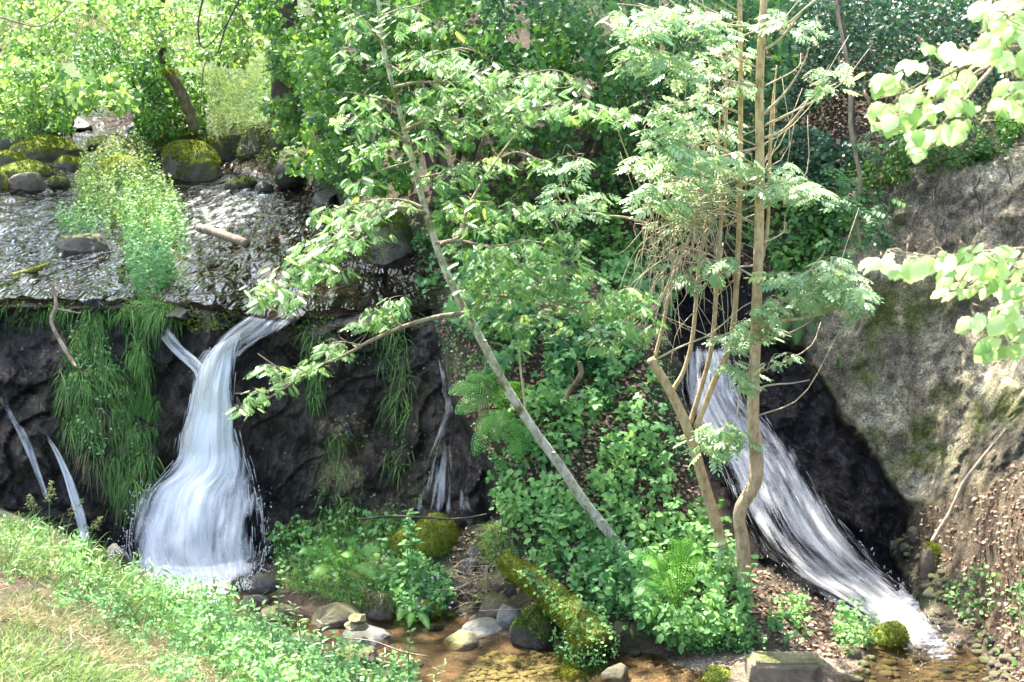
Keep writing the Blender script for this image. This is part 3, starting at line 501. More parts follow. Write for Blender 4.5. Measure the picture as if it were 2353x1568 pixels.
fall('waterfall', [(985,760,1010,755),(1000,850,1028,845),(1018,930,1040,925),(1015,960,1045,960),(1000,1000,1040,1000),(975,1060,1045,1060),(958,1120,1070,1120),(945,1170,1095,1170),(950,1200,1100,1200)], [.03,.04], 60, 18, 2, -.08, .45, .03, 'faint film of water on black rock right of the main waterfall')
fall('waterfall', [(1572,782,1662,784),(1568,830,1690,826),(1566,900,1712,890),(1590,955,1730,930),(1620,1015,1775,975),(1658,1090,1835,1050),(1700,1180,1888,1130),(1748,1262,1935,1200),(1822,1330,1992,1265),(1900,1375,2050,1325),(1975,1418,2100,1380),(2040,1465,2140,1430),(2110,1525,2190,1480)],
     [.03,.05,.06,.06,.05,.04], 140, 60, 4, .22, .7, .03, 'broad cascade sliding down the black chute on the right', spray=120, edgew=.35)

fall('weir_fall', [(200,255,232,255),(212,280,240,280),(222,305,250,305),(226,318,256,318)], [.1,.15,.2], 40, 12, 3, -.05, .5, .05, 'little pale weir fall at the head of the upper stream')
fall('weir_fall', [(255,262,290,262),(262,285,296,285),(266,318,300,318)], [.1,.15,.2], 40, 12, 3, -.15, .5, .05, 'second small weir fall right of the first, half hidden by leaves')
# ---------------------------------------------------------------- boulders
def ico(sub):
    import bmesh
    bm = bmesh.new(); bmesh.ops.create_icosphere(bm, subdivisions=sub, radius=1); v = A([p.co[:] for p in bm.verts]); f = np.array([[x.index for x in p.verts] for p in bm.faces]); bm.free(); return v, f
ICO = {3: ico(3), 4: ico(4), 5: ico(5)}
def boulder(U, V, w, h, m, label, Y=None, name='boulder', dep=1., seed=0, sub=4, fuzz=None, blocky=.5, rot=0, group=None, cat='boulder', nf=900):
    if Y is None or name == 'boulder':
        b = surf(U, V+h*.34); Y = float(b[1])+w*.12*float(b[1])/F; V = V+h*.14; h = h*1.28
    sc = Y/float(ray(U, V)[1])/F; c = at(U, V, Y+w*sc*.35*dep)
    tv, tf = ICO[sub]; rs2 = np.random.RandomState(seed+int(U)*7+int(V)); v = tv.copy()
    for k in range(9):                                    # flat facets
        d = nrm(rs2.randn(3)); lim = .62+.3*rs2.rand(); s = v@d; v = np.where((s > lim)[:, None], v-d*(s-lim)[:, None]*blocky*1.5, v)
    v = v*(1+.16*fbm(tv, 1.3, 4, rs2.rand()*90))[:, None]; v = v*(1+.03*fbm(tv, 7, 3, rs2.rand()*90))[:, None]
    ca, sa = math.cos(rot), math.sin(rot); v = v*A([1, dep, 1]); ex = (np.ptp(v[:, 0]*ca-v[:, 2]*sa)/2, np.ptp(v[:, 0]*sa+v[:, 2]*ca)/2)
    v = np.stack([v[:, 0]*ca-v[:, 2]*sa, v[:, 1], v[:, 0]*sa+v[:, 2]*ca], -1)
    v = v*A([w*sc/2/ex[0], w*sc/2*dep, h*sc/2/ex[1]])+c
    g = Geo(); g.add(v, t=tf)
    par = None
    root = g.build(name, M[m], label=label, cat=cat, group=group)
    # object origin at the stone's base
    base = Vector((float(c[0]), float(c[1]), float(v[:, 2].min()))); root.data.transform(Matrix.Translation(-base)); root.location = base
    if fuzz:
        a = v[tf[:, 0]]; b_ = v[tf[:, 1]]; c_ = v[tf[:, 2]]; nn = np.cross(b_-a, c_-a); ar = np.linalg.norm(nn, axis=1); nn = nrm(nn)
        up = nn[:, 2]*.8+.5*vnoise(a, 6., 3.)+.1; wgt = ar*np.clip(up-(.2 if m != 'rfull' else -.6), 0, 1); wgt /= wgt.sum(); i = rs.choice(len(tf), nf, p=wgt)
        r1, r2 = rs.rand(nf), rs.rand(nf); k = r1+r2 > 1; r1[k] = 1-r1[k]; r2[k] = 1-r2[k]
        P = a[i]+(b_[i]-a[i])*r1[:, None]+(c_[i]-a[i])*r2[:, None]; gg = Geo(); blades(gg, P, nn[i]+rs.randn(nf, 3)*.5, (.012+.02*rs.rand(nf))*max(1, Y/12), (.005+.004*rs.rand(nf))*max(1, Y/12), .5, rs.rand(nf), 1)
        gg.build('moss', M[fuzz], root)
    return root
B = boulder; up_g = 'mossy boulders in the upper stream'; lo_g = 'stones in the lower stream bed'
for a in [
 (105,356,158,66,'rmoss','wide mossy boulder, largest of the group at the left of the upper stream',18.6,'moss'),
 (52,398,118,46,'rmoss','long mossy boulder just below the widest one on the upper left',17.8,'moss'),
 (60,433,80,62,'rbrown','rounded grey-brown boulder with thin moss at water edge, upper left',16.9,None),
 (-6,430,60,56,'rmoss','mossy boulder cut by the left edge of the picture, upper stream',17.2,'moss'),
 (12,328,90,44,'rgrey','pale grey boulder behind the widest mossy one, left edge',20.2,None),
 (85,316,76,34,'rmoss','low mossy boulder behind the widest one, nearest the little weir',20.8,'moss'),
 (435,394,128,104,'rmoss','bright sunlit mossy boulder, the tallest beside the rapids',17.4,'moss'),
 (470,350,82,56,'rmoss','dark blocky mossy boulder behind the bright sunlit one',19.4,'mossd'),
 (425,322,56,40,'rmoss','small round mossy boulder beneath the leaning stump',20.6,'moss'),
 (366,334,56,30,'rmoss','flat mossy stone left of the small round mossy one',20.8,'mossd'),
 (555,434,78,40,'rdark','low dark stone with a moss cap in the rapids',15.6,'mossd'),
 (607,440,42,36,'rblack','small black stone touching the moss-capped one in the rapids',15.4,None),
 (280,358,140,66,'rbrown','brown mossy boulder behind the leafy island shrub',18.4,'mossd'),
 (265,415,150,90,'rmoss','sunlit mossy boulder buried under the leafy island shrub',15.8,'moss'),
 (190,575,118,64,'rbrown','round reddish-brown rock topped with small leafy plants in the upper stream',13.3,None),
 (903,575,96,128,'rmoss','tall dark mossy boulder behind the leaning rowan trunk',12.7,'mossd'),
 (165,385,70,40,'rmoss','small mossy boulder right of the widest one',17.9,'moss'),
 (20,372,80,40,'rmoss','mossy boulder between the widest one and the left edge',18.8,'moss'),
 (130,432,56,36,'rdark','dark mossy stone between the grey-brown boulder and the island',16.8,'mossd'),
 (500,372,60,40,'rdark','dark stone at the top of the rapids',18.6,'mossd'),
 (390,352,60,36,'rmoss','little mossy stone behind the bright sunlit boulder',18.9,'moss'),
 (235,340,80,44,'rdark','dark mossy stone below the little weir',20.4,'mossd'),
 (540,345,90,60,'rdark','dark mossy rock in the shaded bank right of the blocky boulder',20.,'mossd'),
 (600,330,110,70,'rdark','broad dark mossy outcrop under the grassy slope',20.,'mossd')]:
    B(a[0], a[1]-a[3]*.08, a[2]*1.12, a[3]*1.22, a[4], a[5], Y=a[6], fuzz=a[7], sub=5 if a[2] > 100 else 4, group=up_g, dep=.9, nf=int(a[2]*a[3]*.22))
for a in [
 (767,1420,152,80,'rbrown','long rounded brown boulder beside the nearest pool edge',None),
 (868,1400,78,88,'rbrown','brown boulder with moss top, right of the long rounded one','mossd'),
 (1063,1476,84,56,'rpale','round pale olive boulder with a foam ring in the orange sand',None),
 (1108,1450,112,52,'rgrey','long flat grey stone behind the round pale boulder',None),
 (1140,1395,84,74,'rbrown','angular brown stone left of the mossy log',None),
 (1170,1420,60,70,'rgrey','grey slab wedged against the mossy log',None),
 (1225,1455,112,120,'rdark','big rounded boulder with moss cap beneath the mossy log','mossd'),
 (1040,1412,72,36,'rdark','low mossy stone at the edge of the orange pool','mossd'),
 (993,1240,128,134,'rfull','large yellow-green moss covered boulder at the foot of the rock face','moss'),
 (930,1262,80,90,'rfull','mossy boulder shoulder half hidden by nettles at the rock foot','moss'),
 (982,1405,84,74,'rfull','mossy mound under the pink-flowered herbs','moss'),
 (1078,1305,62,56,'rblack','dark stone below the moss covered boulder',None),
 (1060,1350,70,62,'rbrown','brown stone among the driftwood twigs',None),
 (1178,1350,44,50,'rdark','small dark mossy stone under the upper end of the log','mossd'),
 (1110,1345,56,44,'rdark','small dark stone behind the driftwood twigs',None),
 (1425,1455,52,58,'rbrown','upright brown stone right of the mossy log',None),
 (1500,1485,80,50,'rdark','low dark stone at the foot of the fern',None),
 (1455,1500,50,30,'rblack','tiny black stone beside the upright brown one',None),
 (1310,1556,104,52,'rfull','moss topped stone at the bottom edge, under the log end','moss'),
 (1412,1556,70,64,'rbrown','rough brown stone at the bottom edge of the picture',None),
 (1650,1556,92,40,'rfull','mossy low stone left of the squared block','moss'),
 (2042,1468,92,88,'rfull','bright yellow-green mossy boulder at the foot of the right cascade','moss'),
 (2140,1290,58,86,'rbrown','upright stone with mossy front beside the right cascade','moss'),
 (2138,1362,36,20,'rpale','pale flat pebble in the stream right of the cascade',None),
 (2165,1370,40,24,'rdark','greenish wet pebble beside the pale flat one',None),
 (2232,1407,42,38,'rbrown','dark brown stone at the foot of the littered slope',None),
 (2262,1425,34,26,'rdark','small mossy stone touching the dark brown one','mossd'),
 (2195,1447,70,20,'rblack','flat black slab lying in the right stream',None),
 (2285,1472,28,24,'rblack','small black pebble near the right edge of the stream',None),
 (165,292,110,50,'rblack','black rock overhang left of the little weir',None),
 (325,300,70,50,'rblack','black rock right of the little weir',None),
 (2290,1500,40,26,'rbrown','brown pebble in shallow water near the right edge',None),
 (2170,1545,44,26,'rblack','black wet stone in the sparkling shallows, bottom right',None),
 (2240,1530,36,22,'rbrown','brown wet stone in the shallows, bottom right',None),
 (551,1283,66,78,'rdark','dark mossy rock standing in foam at the right foot of the waterfall','mossd'),
 (585,1302,60,44,'rblack','wet black stone leaning on the mossy rock by the waterfall',None),
 (268,1282,66,58,'rblack','black rock left of the waterfall foot',None),
 (226,1280,50,36,'rdark','low dark stone between the jet and the waterfall',None),
 (610,1345,90,60,'rblack','wet black stone between waterfall pool and grassy hummock',None),
 (640,1420,110,60,'rbrown','wet brown stone in the near riffle below the waterfall',None),
 (690,1480,100,50,'rbrown','half-sunk brown stone in the riffle, nearest the bank herbs',None),
 (842,1472,140,70,'rgrey','broad flat-topped grey rock carrying the little cairn',None),
 (815,1512,130,60,'rbrown','dark reddish slab leaning under the cairn rock',None),
 (905,1560,90,40,'rgrey','grey flat stone at the bottom edge below the cairn rock',None),
 (1215,1505,70,20,'rblack','thin black stone under water edge below the big log boulder',None),
 (590,1385,80,46,'rblack','wet black stone at the pool outlet',None),
 (700,1440,60,36,'rdark','small dark stone above the half-sunk brown one',None),
 (560,1345,60,40,'rdark','low black rock below the mossy one in the foam',None),
 (1000,1445,44,28,'rblack','small black stone between orange pool and flat grey stone',None),
 (1105,1385,50,40,'rdark','mossy stone above the flat grey one','mossd'),
 (1150,1345,46,36,'rbrown','small brown stone wedged below the log head',None),
 (1030,1365,50,40,'rdark','dark stone at the left of the driftwood','mossd'),
 (1100,1270,60,36,'rblack','flat black stone behind the driftwood',None),
 (1370,1500,60,36,'rblack','dark wet stone against the log end',None),
 (1540,1500,70,30,'rblack','flat dark stone under the creeping plants',None),
 (1950,1500,60,34,'rbrown','brown stone left of the bright mossy boulder',None),
 (2120,1440,40,22,'rblack','small black stone in the cascade tail',None),
 (2090,1505,50,24,'rbrown','wet brown stone below the bright mossy boulder',None),
 (950,1530,50,26,'rblack','dark pebble at the edge of the gravel bar',None),
 (1180,1530,40,20,'rbrown','brown pebble on the gravel bar',None),
 (2070,1255,60,40,'rblack','black stone in the nook under the clay bank',None),
 (2110,1225,50,34,'rbrown','brown stone at the top of the nook under the clay bank',None),
 (1560,1300,40,34,'rdark','mossy stone showing on the green mound slope',None)]:
    B(a[0], a[1], a[2], a[3], a[4], a[5], fuzz=a[6], sub=5 if a[2] > 90 else 4, group=lo_g, nf=int(a[2]*a[3]*.2), cat='boulder' if a[2] > 60 else 'stone', name='boulder' if a[2] > 60 else 'stone')
for a in [
 
 (430,722,90,24,'rblack','black ledge stone at the lip right of the island'),(520,742,80,24,'rbrown','dark ledge stone beside the water sliding into the main fall'),(640,662,120,36,'rblack','dark rock ledge above the sliding feeder water'),
 (860,745,130,30,'rbrown','long dark ledge stone at the lip right of the main fall'),(950,735,80,30,'rblack','dark ledge stone at the lip next to the mound'),(760,745,110,26,'rblack','wet ledge stone at the lip above the hanging tuft'),(770,470,90,40,'rblack','dark rock under the elm leaves at the stream edge'),(690,400,120,70,'rdark','dark mossy rock in the shaded right bank of the upper stream')]:
    B(a[0], a[1]-10, a[2], a[3]*1.7, 'rblack' if a[4] == 'rbrown' else a[4], a[5], name='ledge_rock', Y=float(surf(a[0], a[1]-6)[1])+.06, cat='rock', group='dark rocks along the stream lip', dep=1.6, blocky=.9)
cr = surf(842, 1500)[1]
B(820, 1438, 58, 24, 'rpale', 'lower flat stone of the tiny two-stone cairn', Y=float(cr)+.02, name='stone', cat='stone', blocky=.9)
B(823, 1420, 42, 20, 'rpale', 'top stone of the tiny two-stone cairn', Y=float(cr)+.02, name='stone', cat='stone', blocky=.9)
def stone_block():
    import bmesh
    p0 = at(1712, 1568+12, 8.45); w = 176*8.5/F; h = .22; d = .2; n = 20
    bm = bmesh.new(); bmesh.ops.create_cube(bm, size=1); bmesh.ops.bevel(bm, geom=bm.edges[:], offset=.09, segments=3, affect='EDGES')
    bmesh.ops.subdivide_edges(bm, edges=bm.edges[:], cuts=9, use_grid_fill=True); me = bpy.data.meshes.new('squared_stone'); 
    for v in bm.verts:
        p = A(v.co[:]); p = p*A([w, d, h]); p = p+nrm(p)*.02*float(fbm(p[None]*1., 7, 5, 3.)[0]); v.co = p
    bm.to_mesh(me); bm.free(); me.polygons.foreach_set('use_smooth', np.ones(len(me.polygons), bool)); me.materials.append(M['rblock'])
    o = bpy.data.objects.new('stone_block', me); C.objects.link(o); c = at(1800, 1548, 8.5); o.location = c.tolist(); o.rotation_euler = (.05, .02, .06)
    tag(o, 'squared brown-grey stone block lying on the sand at the bottom edge', 'stone block')
stone_block()
# gravel and pebbles nobody could count
def pebbles(name, pl, n, s0, s1, m, label, seed):
    r = np.random.RandomState(seed); pts = A(pl); lo, hi = pts.min(0), pts.max(0); U = lo[0]+(hi[0]-lo[0])*r.rand(n*4); V = lo[1]+(hi[1]-lo[1])*r.rand(n*4); k = poly(U, V, pl, 2, 10) > .5; U, V = U[k][:n], V[k][:n]
    P = surf(U, V); tv, tf = ico(2); g = Geo(); sc = s0+(s1-s0)*r.rand(len(P))**3; Mx = np.array([np.diag([1, .8+.4*r.rand(), .55])*s for s in sc]); a_ = r.rand(len(P))*6.28
    Rz = np.array([[[math.cos(a), -math.sin(a), 0], [math.sin(a), math.cos(a), 0], [0, 0, 1]] for a in a_])
    g.inst(tv*(1+.25*fbm(tv, 2., 2))[:, None], [], tf, P, Rz@Mx, r.rand(len(P))); g.build(name, M[m], kind='stuff', label=label)
pebbles('gravel', [(1120,1500),(1300,1500),(1360,1568),(1340,1600),(1000,1600),(1080,1530)], 1300, .008, .03, 'rpale', 'pale gravel bar in the lower stream', 3)
pebbles('gravel', [(1990,1500),(2140,1400),(2353,1500),(2353,1600),(1900,1600)], 420, .01, .05, 'rbrown', 'scattered wet pebbles in the right stream', 4)
pebbles('gravel', [(-900,470),(700,470),(560,690),(-900,690)], 1600, .015, .07, 'rblack', 'dark cobbles just breaking the upper stream surface', 5)
pebbles('gravel', [(2060,1230),(2130,1200),(2200,1400),(2100,1350)], 160, .01, .04, 'rbrown', 'stones in the dark nook beside the right cascade', 6)

# ---------------------------------------------------------------- leaf templates (x = towards tip, y across, z up)
def leaflet(L=1., W=.5, fold=.12, droop=.12, n=3):
    xs = np.linspace(0, 1, n+2); wv = np.sin(np.pi*xs**.85)**.8*W/2; v = []; q = []; t = []
    for i, x in enumerate(xs):
        z = -droop*x*x*L
        if i in (0, n+1): v.append((x*L, 0, z))
        else: v += [(x*L, -wv[i], z+fold*wv[i]*2), (x*L, 0, z), (x*L, wv[i], z+fold*wv[i]*2)]
    t += [(0, 1, 2), (0, 2, 3)]
    for i in range(n-1):
        a = 1+3*i; q += [(a, a+3, a+4, a+1), (a+1, a+4, a+5, a+2)]
    a = 1+3*(n-1); e = len(v)-1; t += [(a, e, a+1), (a+1, e, a+2)]
    return A(v), np.array(q).reshape(-1, 4), np.array(t)
def merge(parts):
    v = []; q = []; t = []; o = 0
    for a, b, c in parts: v.append(a); q.append(b+o) if len(b) else None; t.append(c+o) if len(c) else None; o += len(a)
    return np.vstack(v), (np.vstack(q) if q else np.zeros((0, 4), int)), (np.vstack(t) if t else np.zeros((0, 3), int))
def pinnate(pairs, L, l, w, droop=.25):
    ps = []; base = leaflet(l, w, .1, .15, 2)
    for i in range(pairs+1):
        x = L*(.2+.8*i/pairs)
        for sgn in ((1, -1) if i < pairs else (0,)):
            a = sgn*R(62-12*i/pairs); v = base[0]*(.72+.45*math.sin(math.pi*min(1, (i+1)/(pairs+1)))); rr = A([[math.cos(a), -math.sin(a), 0], [math.sin(a), math.cos(a), 0], [0, 0, 1]])
            v = v@rr.T; v = v+A([x, sgn*.003, -droop*L*(x/L)**2]); v[:, 2] -= np.abs(v[:, 1])*.25; ps.append((v, base[1], base[2]))
    r = .0012; ps.append((A([(0, r, 0), (0, -r, 0), (L*.5, r, -droop*L*.25), (L*.5, -r, -droop*L*.25), (L, r*.5, -droop*L), (L, -r*.5, -droop*L)]), np.array([(0, 1, 3, 2), (2, 3, 5, 4)]), np.zeros((0, 3), int)))
    return merge(ps)
def trifol(s):
    ps = []
    for a, k in ((0, 1.), (R(75), .8), (R(-75), .8)):
        b = leaflet(s*k, s*k*.68, .1, .2, 3); rr = A([[math.cos(a), -math.sin(a), 0], [math.sin(a), math.cos(a), 0], [0, 0, 1]]); v = (b[0]+A([s*.08, 0, 0]))@rr.T; ps.append((v, b[1], b[2]))
    return merge(ps)
def serrated(s):
    """broad hazel leaf with toothed edge, heart base, pleated veins"""
    n = 9; xs = np.linspace(0, 1, n); wv = A([.12,.3,.38,.4,.38,.33,.25,.13,0]); v = []; q = []
    for i, x in enumerate(xs):
        z = -.22*x*x+(.018 if i % 2 else 0); tooth = .035 if i % 2 else -.02; wi = max(0, wv[i]+(tooth if 0 < i < n-1 else 0))
        v += [(x-(.06 if i == 0 else 0), -wi, z-.1*wi), (x, -wi*.5, z+.05*wi), (x, 0, z), (x, wi*.5, z+.05*wi), (x-(.06 if i == 0 else 0), wi, z-.1*wi)]
    for i in range(n-1):
        for j in range(4): a = i*5+j; q.append((a, a+5, a+6, a+1))
    return A(v)*s, np.array(q), np.zeros((0, 3), int)
def palmate(s):
    ps = []
    for a, k in ((0, 1.), (R(50), .9), (R(-50), .9), (R(105), .65), (R(-105), .65)):
        b = leaflet(s*k*.6, s*k*.34, .08, .2, 2); rr = A([[math.cos(a), -math.sin(a), 0], [math.sin(a), math.cos(a), 0], [0, 0, 1]]); ps.append((b[0]@rr.T, b[1], b[2]))
    return merge(ps)
T_ROWAN = pinnate(6, .135, .048, .016); T_ASH = pinnate(4, .15, .062, .026, .2); T_ASHS = pinnate(3, .1, .045, .024, .2)
T_OV = leaflet(.07, .046, .1, .18, 3); T_OVS = leaflet(.045, .028, .1, .15, 2); T_LANCE = leaflet(.11, .022, .12, .3, 3); T_TRI = trifol(.062); T_HAZ = serrated(.085); T_PALM = palmate(.06); T_IVY = leaflet(.05, .045, .06, .1, 2)
T_HERB = leaflet(.055, .034, .1, .2, 2)
def put(g, T, P, D, Nn, S, tint):
    Mx = frames(D, Nn)*A(S)[:, None, None] if np.ndim(S) else frames(D, Nn)*S
    g.inst(T[0], T[1], T[2], P, Mx, tint)
def sample_poly(pl, n, clump=None, thr=0., seed=0):
    r = np.random.RandomState(seed+len(pl)*31+n); pts = A(pl); lo, hi = pts.min(0), pts.max(0); Uo = []; Vo = []; c = 0
    for _ in range(60):
        U = lo[0]+(hi[0]-lo[0])*r.rand(n*2); V = lo[1]+(hi[1]-lo[1])*r.rand(n*2); k = poly(U, V, pl, 2, 24, .015) > .5
        if clump: k &= fbm(np.stack([U, V, U*0+seed], -1), 1/clump, 3) > thr+.15*r.randn(len(U))
        Uo.append(U[k]); Vo.append(V[k]); c += k.sum()
        if c >= n: break
    return np.concatenate(Uo)[:n], np.concatenate(Vo)[:n]

# ---------------------------------------------------------------- foliage masses: leaves through a real depth range
def mass(g, pl, n, y0, y1, T, S=1., clump=60, thr=-.05, seed=1, tint=None, out=(0, -.7, .7), droop=-.35, spread=.8):
    U, V = sample_poly(pl, n, clump, thr, seed); n = len(U); r = rs.rand(n)
    Y = y0+(y1-y0)*r; Y = Y+.35*fbm(np.stack([U, V, U*0], -1), 1/45., 3, seed)*1.2
    P = at(U, V, Y); Nn = nrm(A(out)+rs.randn(n, 3)*.55); D = rs.randn(n, 3)*spread+A([0, -.25, droop])
    tn = rs.rand(n)*.75 if tint is None else tint(n); tn = np.clip(tn+.75*fbm(P, 1.5, 3, seed+4), 0, 1)
    put(g, T, P, D, Nn, S*(.65+.7*rs.rand(n)), tn); return P
def limb(g, pts, r0, r1, k=7, n=20, wob=.0, tint=.5):
    P = spline(pts, n); 
    if wob: P = P+wob*np.stack([fbm(P, 2.5, 2, 1.+s*7) for s in range(3)], -1)*np.linspace(0, 1, len(P))[:, None]*np.linspace(1, .3, len(P))[:, None]
    g.tube(P, np.linspace(r0, r1, len(P)), k, tint); return P
def pxl(pts, Y): 
    pts = A(pts); Y = np.linspace(*Y, len(pts)) if np.ndim(Y) else np.full(len(pts), Y); return at(pts[:, 0], pts[:, 1], Y)
def twigs_to(g, trunks, targets, r=.004, k=4, prob=1.):
    """slender twigs from the nearest limb point to each target"""
    T = np.vstack(trunks); targets = A(targets)
    if len(targets) > 1 and len(targets) < 700: targets = targets[np.argsort([np.linalg.norm(T-p, axis=1).min() for p in targets])]
    for p in targets:
        d = np.linalg.norm(T-p, axis=1)+.5*np.maximum(0, T[:, 2]-p[2]); q = T[np.argmin(d)]; m = (p+q)/2+A([0, 0, .06])*np.linalg.norm(p-q)+rs.randn(3)*.03
        S_ = spline([q, m, p], 7); g.tube(S_, np.linspace(r, r*.35, 7), k); T = np.vstack([T, S_[2:6]])
def tree_root(name, base, **t): return empty(name, base, **t)

# leaning rowan: pale trunk crossing the picture
def rowan():
    tr = pxl([(1490,1318),(1440,1275),(1385,1205),(1340,1150),(1295,1085),(1240,1010),(1170,900),(1110,790),(1050,680),(1000,560),(965,440),(935,320),(905,200),(880,100),(866,0),(845,-140),(830,-300)], (9.55, 9.3))
    root = tree_root('rowan_tree', tr[0], label='slender rowan leaning left across the picture with a pale lichened trunk', cat='tree')
    wd = np.interp(np.linspace(0, 1, 60), np.linspace(0, 1, 17), A([34,31,29,28,27,26,25,23,21,19,17,14.5,12,10,8,6,4])*.42)*9.4/F
    g = Geo(); P = spline(tr, 60); P = P+.012*np.stack([fbm(P, 3, 2, s*9.) for s in range(3)], -1); g.tube(P, wd, 12, .5)
    for i in (8, 17, 26, 33, 41): g.tube([P[i], P[i]+A([.03, -.05, .01])*1.1], [wd[i]*.45, wd[i]*.2], 6, .3)
    g.build('trunk', M['birch'], root)
    br = [([(1085,718),(1040,724),(1000,730),(930,750),(850,785),(800,812),(740,838),(690,868),(620,898),(540,905)], (9.33,9.0), 7),
     ([(700,862),(650,895),(600,925),(560,940)], (9.1,8.95), 3), ([(925,752),(905,735),(895,712)], 9.2, 2.6), ([(830,795),(790,785),(760,790)], 9.1, 2.4), ([(690,868),(640,845),(600,818),(592,812)], 9.05, 2.6),
     ([(978,492),(940,478),(905,478),(880,492),(840,515),(780,545),(700,590),(640,640),(590,680)], (9.3,8.8), 5.5), ([(972,478),(935,462),(890,458),(830,466),(770,480),(720,495)], (9.3,9.5), 4),
     ([(1014,562),(1030,553),(1055,552),(1116,565),(1161,562),(1201,552),(1260,560),(1330,580)], (9.3,8.9), 5), ([(1116,565),(1160,590),(1201,620),(1260,650),(1290,680)], (9.1,8.8), 3.2),
     ([(1089,715),(1100,695),(1130,681),(1218,684),(1307,694),(1375,691),(1450,690),(1500,705)], (9.35,8.8), 5.5), ([(1260,688),(1330,720),(1380,760),(1430,775)], (9.05,8.8), 3), ([(1307,694),(1350,720),(1400,700)], 8.9, 2.5),
     ([(1000,560),(1056,545),(1072,486),(1116,405),(1161,343),(1212,279),(1263,221),(1300,170)], (9.35,9.8), 5), ([(1145,365),(1190,350),(1250,370),(1280,360)], (9.6,9.4), 2.4),
     ([(928,300),(980,275),(1040,235),(1100,235),(1170,260),(1260,240),(1340,245),(1440,262)], (9.3,8.9), 5), ([(1060,235),(1120,265),(1180,280),(1215,278)], (9.2,9.1), 2.6),
     ([(893,150),(930,165),(990,130),(1060,110),(1120,130)], (9.3,9.), 3.6), ([(905,200),(960,190),(1040,190),(1150,190),(1260,160),(1330,180)], (9.3,9.), 4),
     ([(940,330),(900,300),(850,280),(790,275)], (9.3,9.), 3.6), ([(950,370),(900,385),(860,400),(820,420)], (9.3,9.1), 3), ([(915,240),(870,225),(820,215),(790,210)], (9.3,9.), 3), ([(880,100),(850,60),(820,30),(790,10)], (9.3,9.), 3.4),
     ([(885,110),(860,80),(830,75),(800,45)], (9.3,9.2), 2.6), ([(958,410),(1000,400),(1060,385),(1130,375)], (9.3,9.05), 3), ([(872,40),(920,20),(960,10),(1010,-10)], (9.3,9.), 3)]
    LB = []; gb = Geo()
    for pts, Y, w_ in br: LB.append(limb(gb, pxl(pts, Y), w_*9.2/F, .0022, 6, 22, .03))
    gl = Geo()
    sprays = [(640,690,60,22,13),(600,665,50,20,10),(690,610,70,28,20),(760,560,70,30,22),(830,520,80,32,26),(760,490,60,20,14),(860,470,90,22,20),(700,580,50,20,10),(760,620,50,18,10),(650,650,60,20,12),
     (880,720,50,22,12),(850,745,50,16,9),(915,690,26,14,6),(775,795,38,20,9),(640,850,36,14,6),(610,845,22,14,5),(680,850,24,14,5),(590,905,30,16,8),(570,930,26,14,7),(640,885,30,10,5),(720,835,30,14,6),
     (1090,590,90,40,26),(1180,580,90,34,26),(1280,560,60,34,20),(1230,640,100,46,34),(1150,650,90,44,26),(1310,620,60,40,18),(1130,700,70,30,14),(1240,740,90,30,16),(1350,690,70,34,22),(1440,690,60,34,22),(1470,740,50,34,18),(1400,780,50,30,14),(1200,790,24,20,5),(1100,640,60,30,14),
     (860,240,80,34,20),(810,280,50,26,12),(920,130,60,24,13),(850,50,70,30,14),(920,20,60,20,10),(1000,130,80,26,18),(1080,160,90,30,24),(1180,190,100,34,30),(1280,190,70,30,22),(1150,240,100,30,28),(1240,240,90,28,26),(1340,250,70,26,20),(1420,262,40,20,12),
     (1020,220,80,28,22),(990,260,70,24,14),(900,330,60,26,11),(840,350,50,22,8),(980,320,60,24,12),(1080,290,80,24,16),(1180,290,50,20,10),(1000,400,60,24,12),(1080,390,70,22,14),(1150,370,50,20,10),(830,420,40,18,6),(1240,370,40,14,6),(1060,470,60,22,12),(1180,480,70,24,14),(1100,520,60,20,12),
     (940,60,60,20,8),(800,130,40,22,6),(1000,60,60,22,6)]
    for (u, v, ru, rv, c) in sprays:
        c = int(c*2.15); t = rs.rand(c)*6.28; rr = np.sqrt(rs.rand(c)); U = u+ru*rr*np.cos(t); V = v+rv*rr*np.sin(t)
        allb = np.vstack(LB); pu, pv = px(allb); Y0 = allb[np.argmin((pu-u)**2+(pv-v)**2), 1]
        P = at(U, V, Y0+(rs.rand(c)-.5)*.5); tips = P[::3]; twigs_to(gb, LB, tips, .0028, 4)
        D = np.stack([rs.randn(c)*.8, -.35+rs.randn(c)*.6, -.15-.25*rs.rand(c)], -1); Nn = A([0, -.1, 1])+rs.randn(c, 3)*.17
        pu, pv = px(P); tu = np.interp(pv, [-300,0,100,200,320,440,560,680,790], [830,866,880,905,935,965,1000,1050,1110]); kk = ~((np.abs(pu-tu-4) < 20) & (pv < 640) & (rs.rand(c) < .88)); P, D, Nn = P[kk], D[kk], Nn[kk]; c = len(P)
        put(gl, T_ROWAN, P, D, Nn, .42+.38*rs.rand(c), np.clip(.2+.6*rs.rand(c)+.2*rs.randn(c), 0, 1))
    gb.build('branches', M['twig'], root); gl.build('leaves', M['rowan'], root)
rowan()

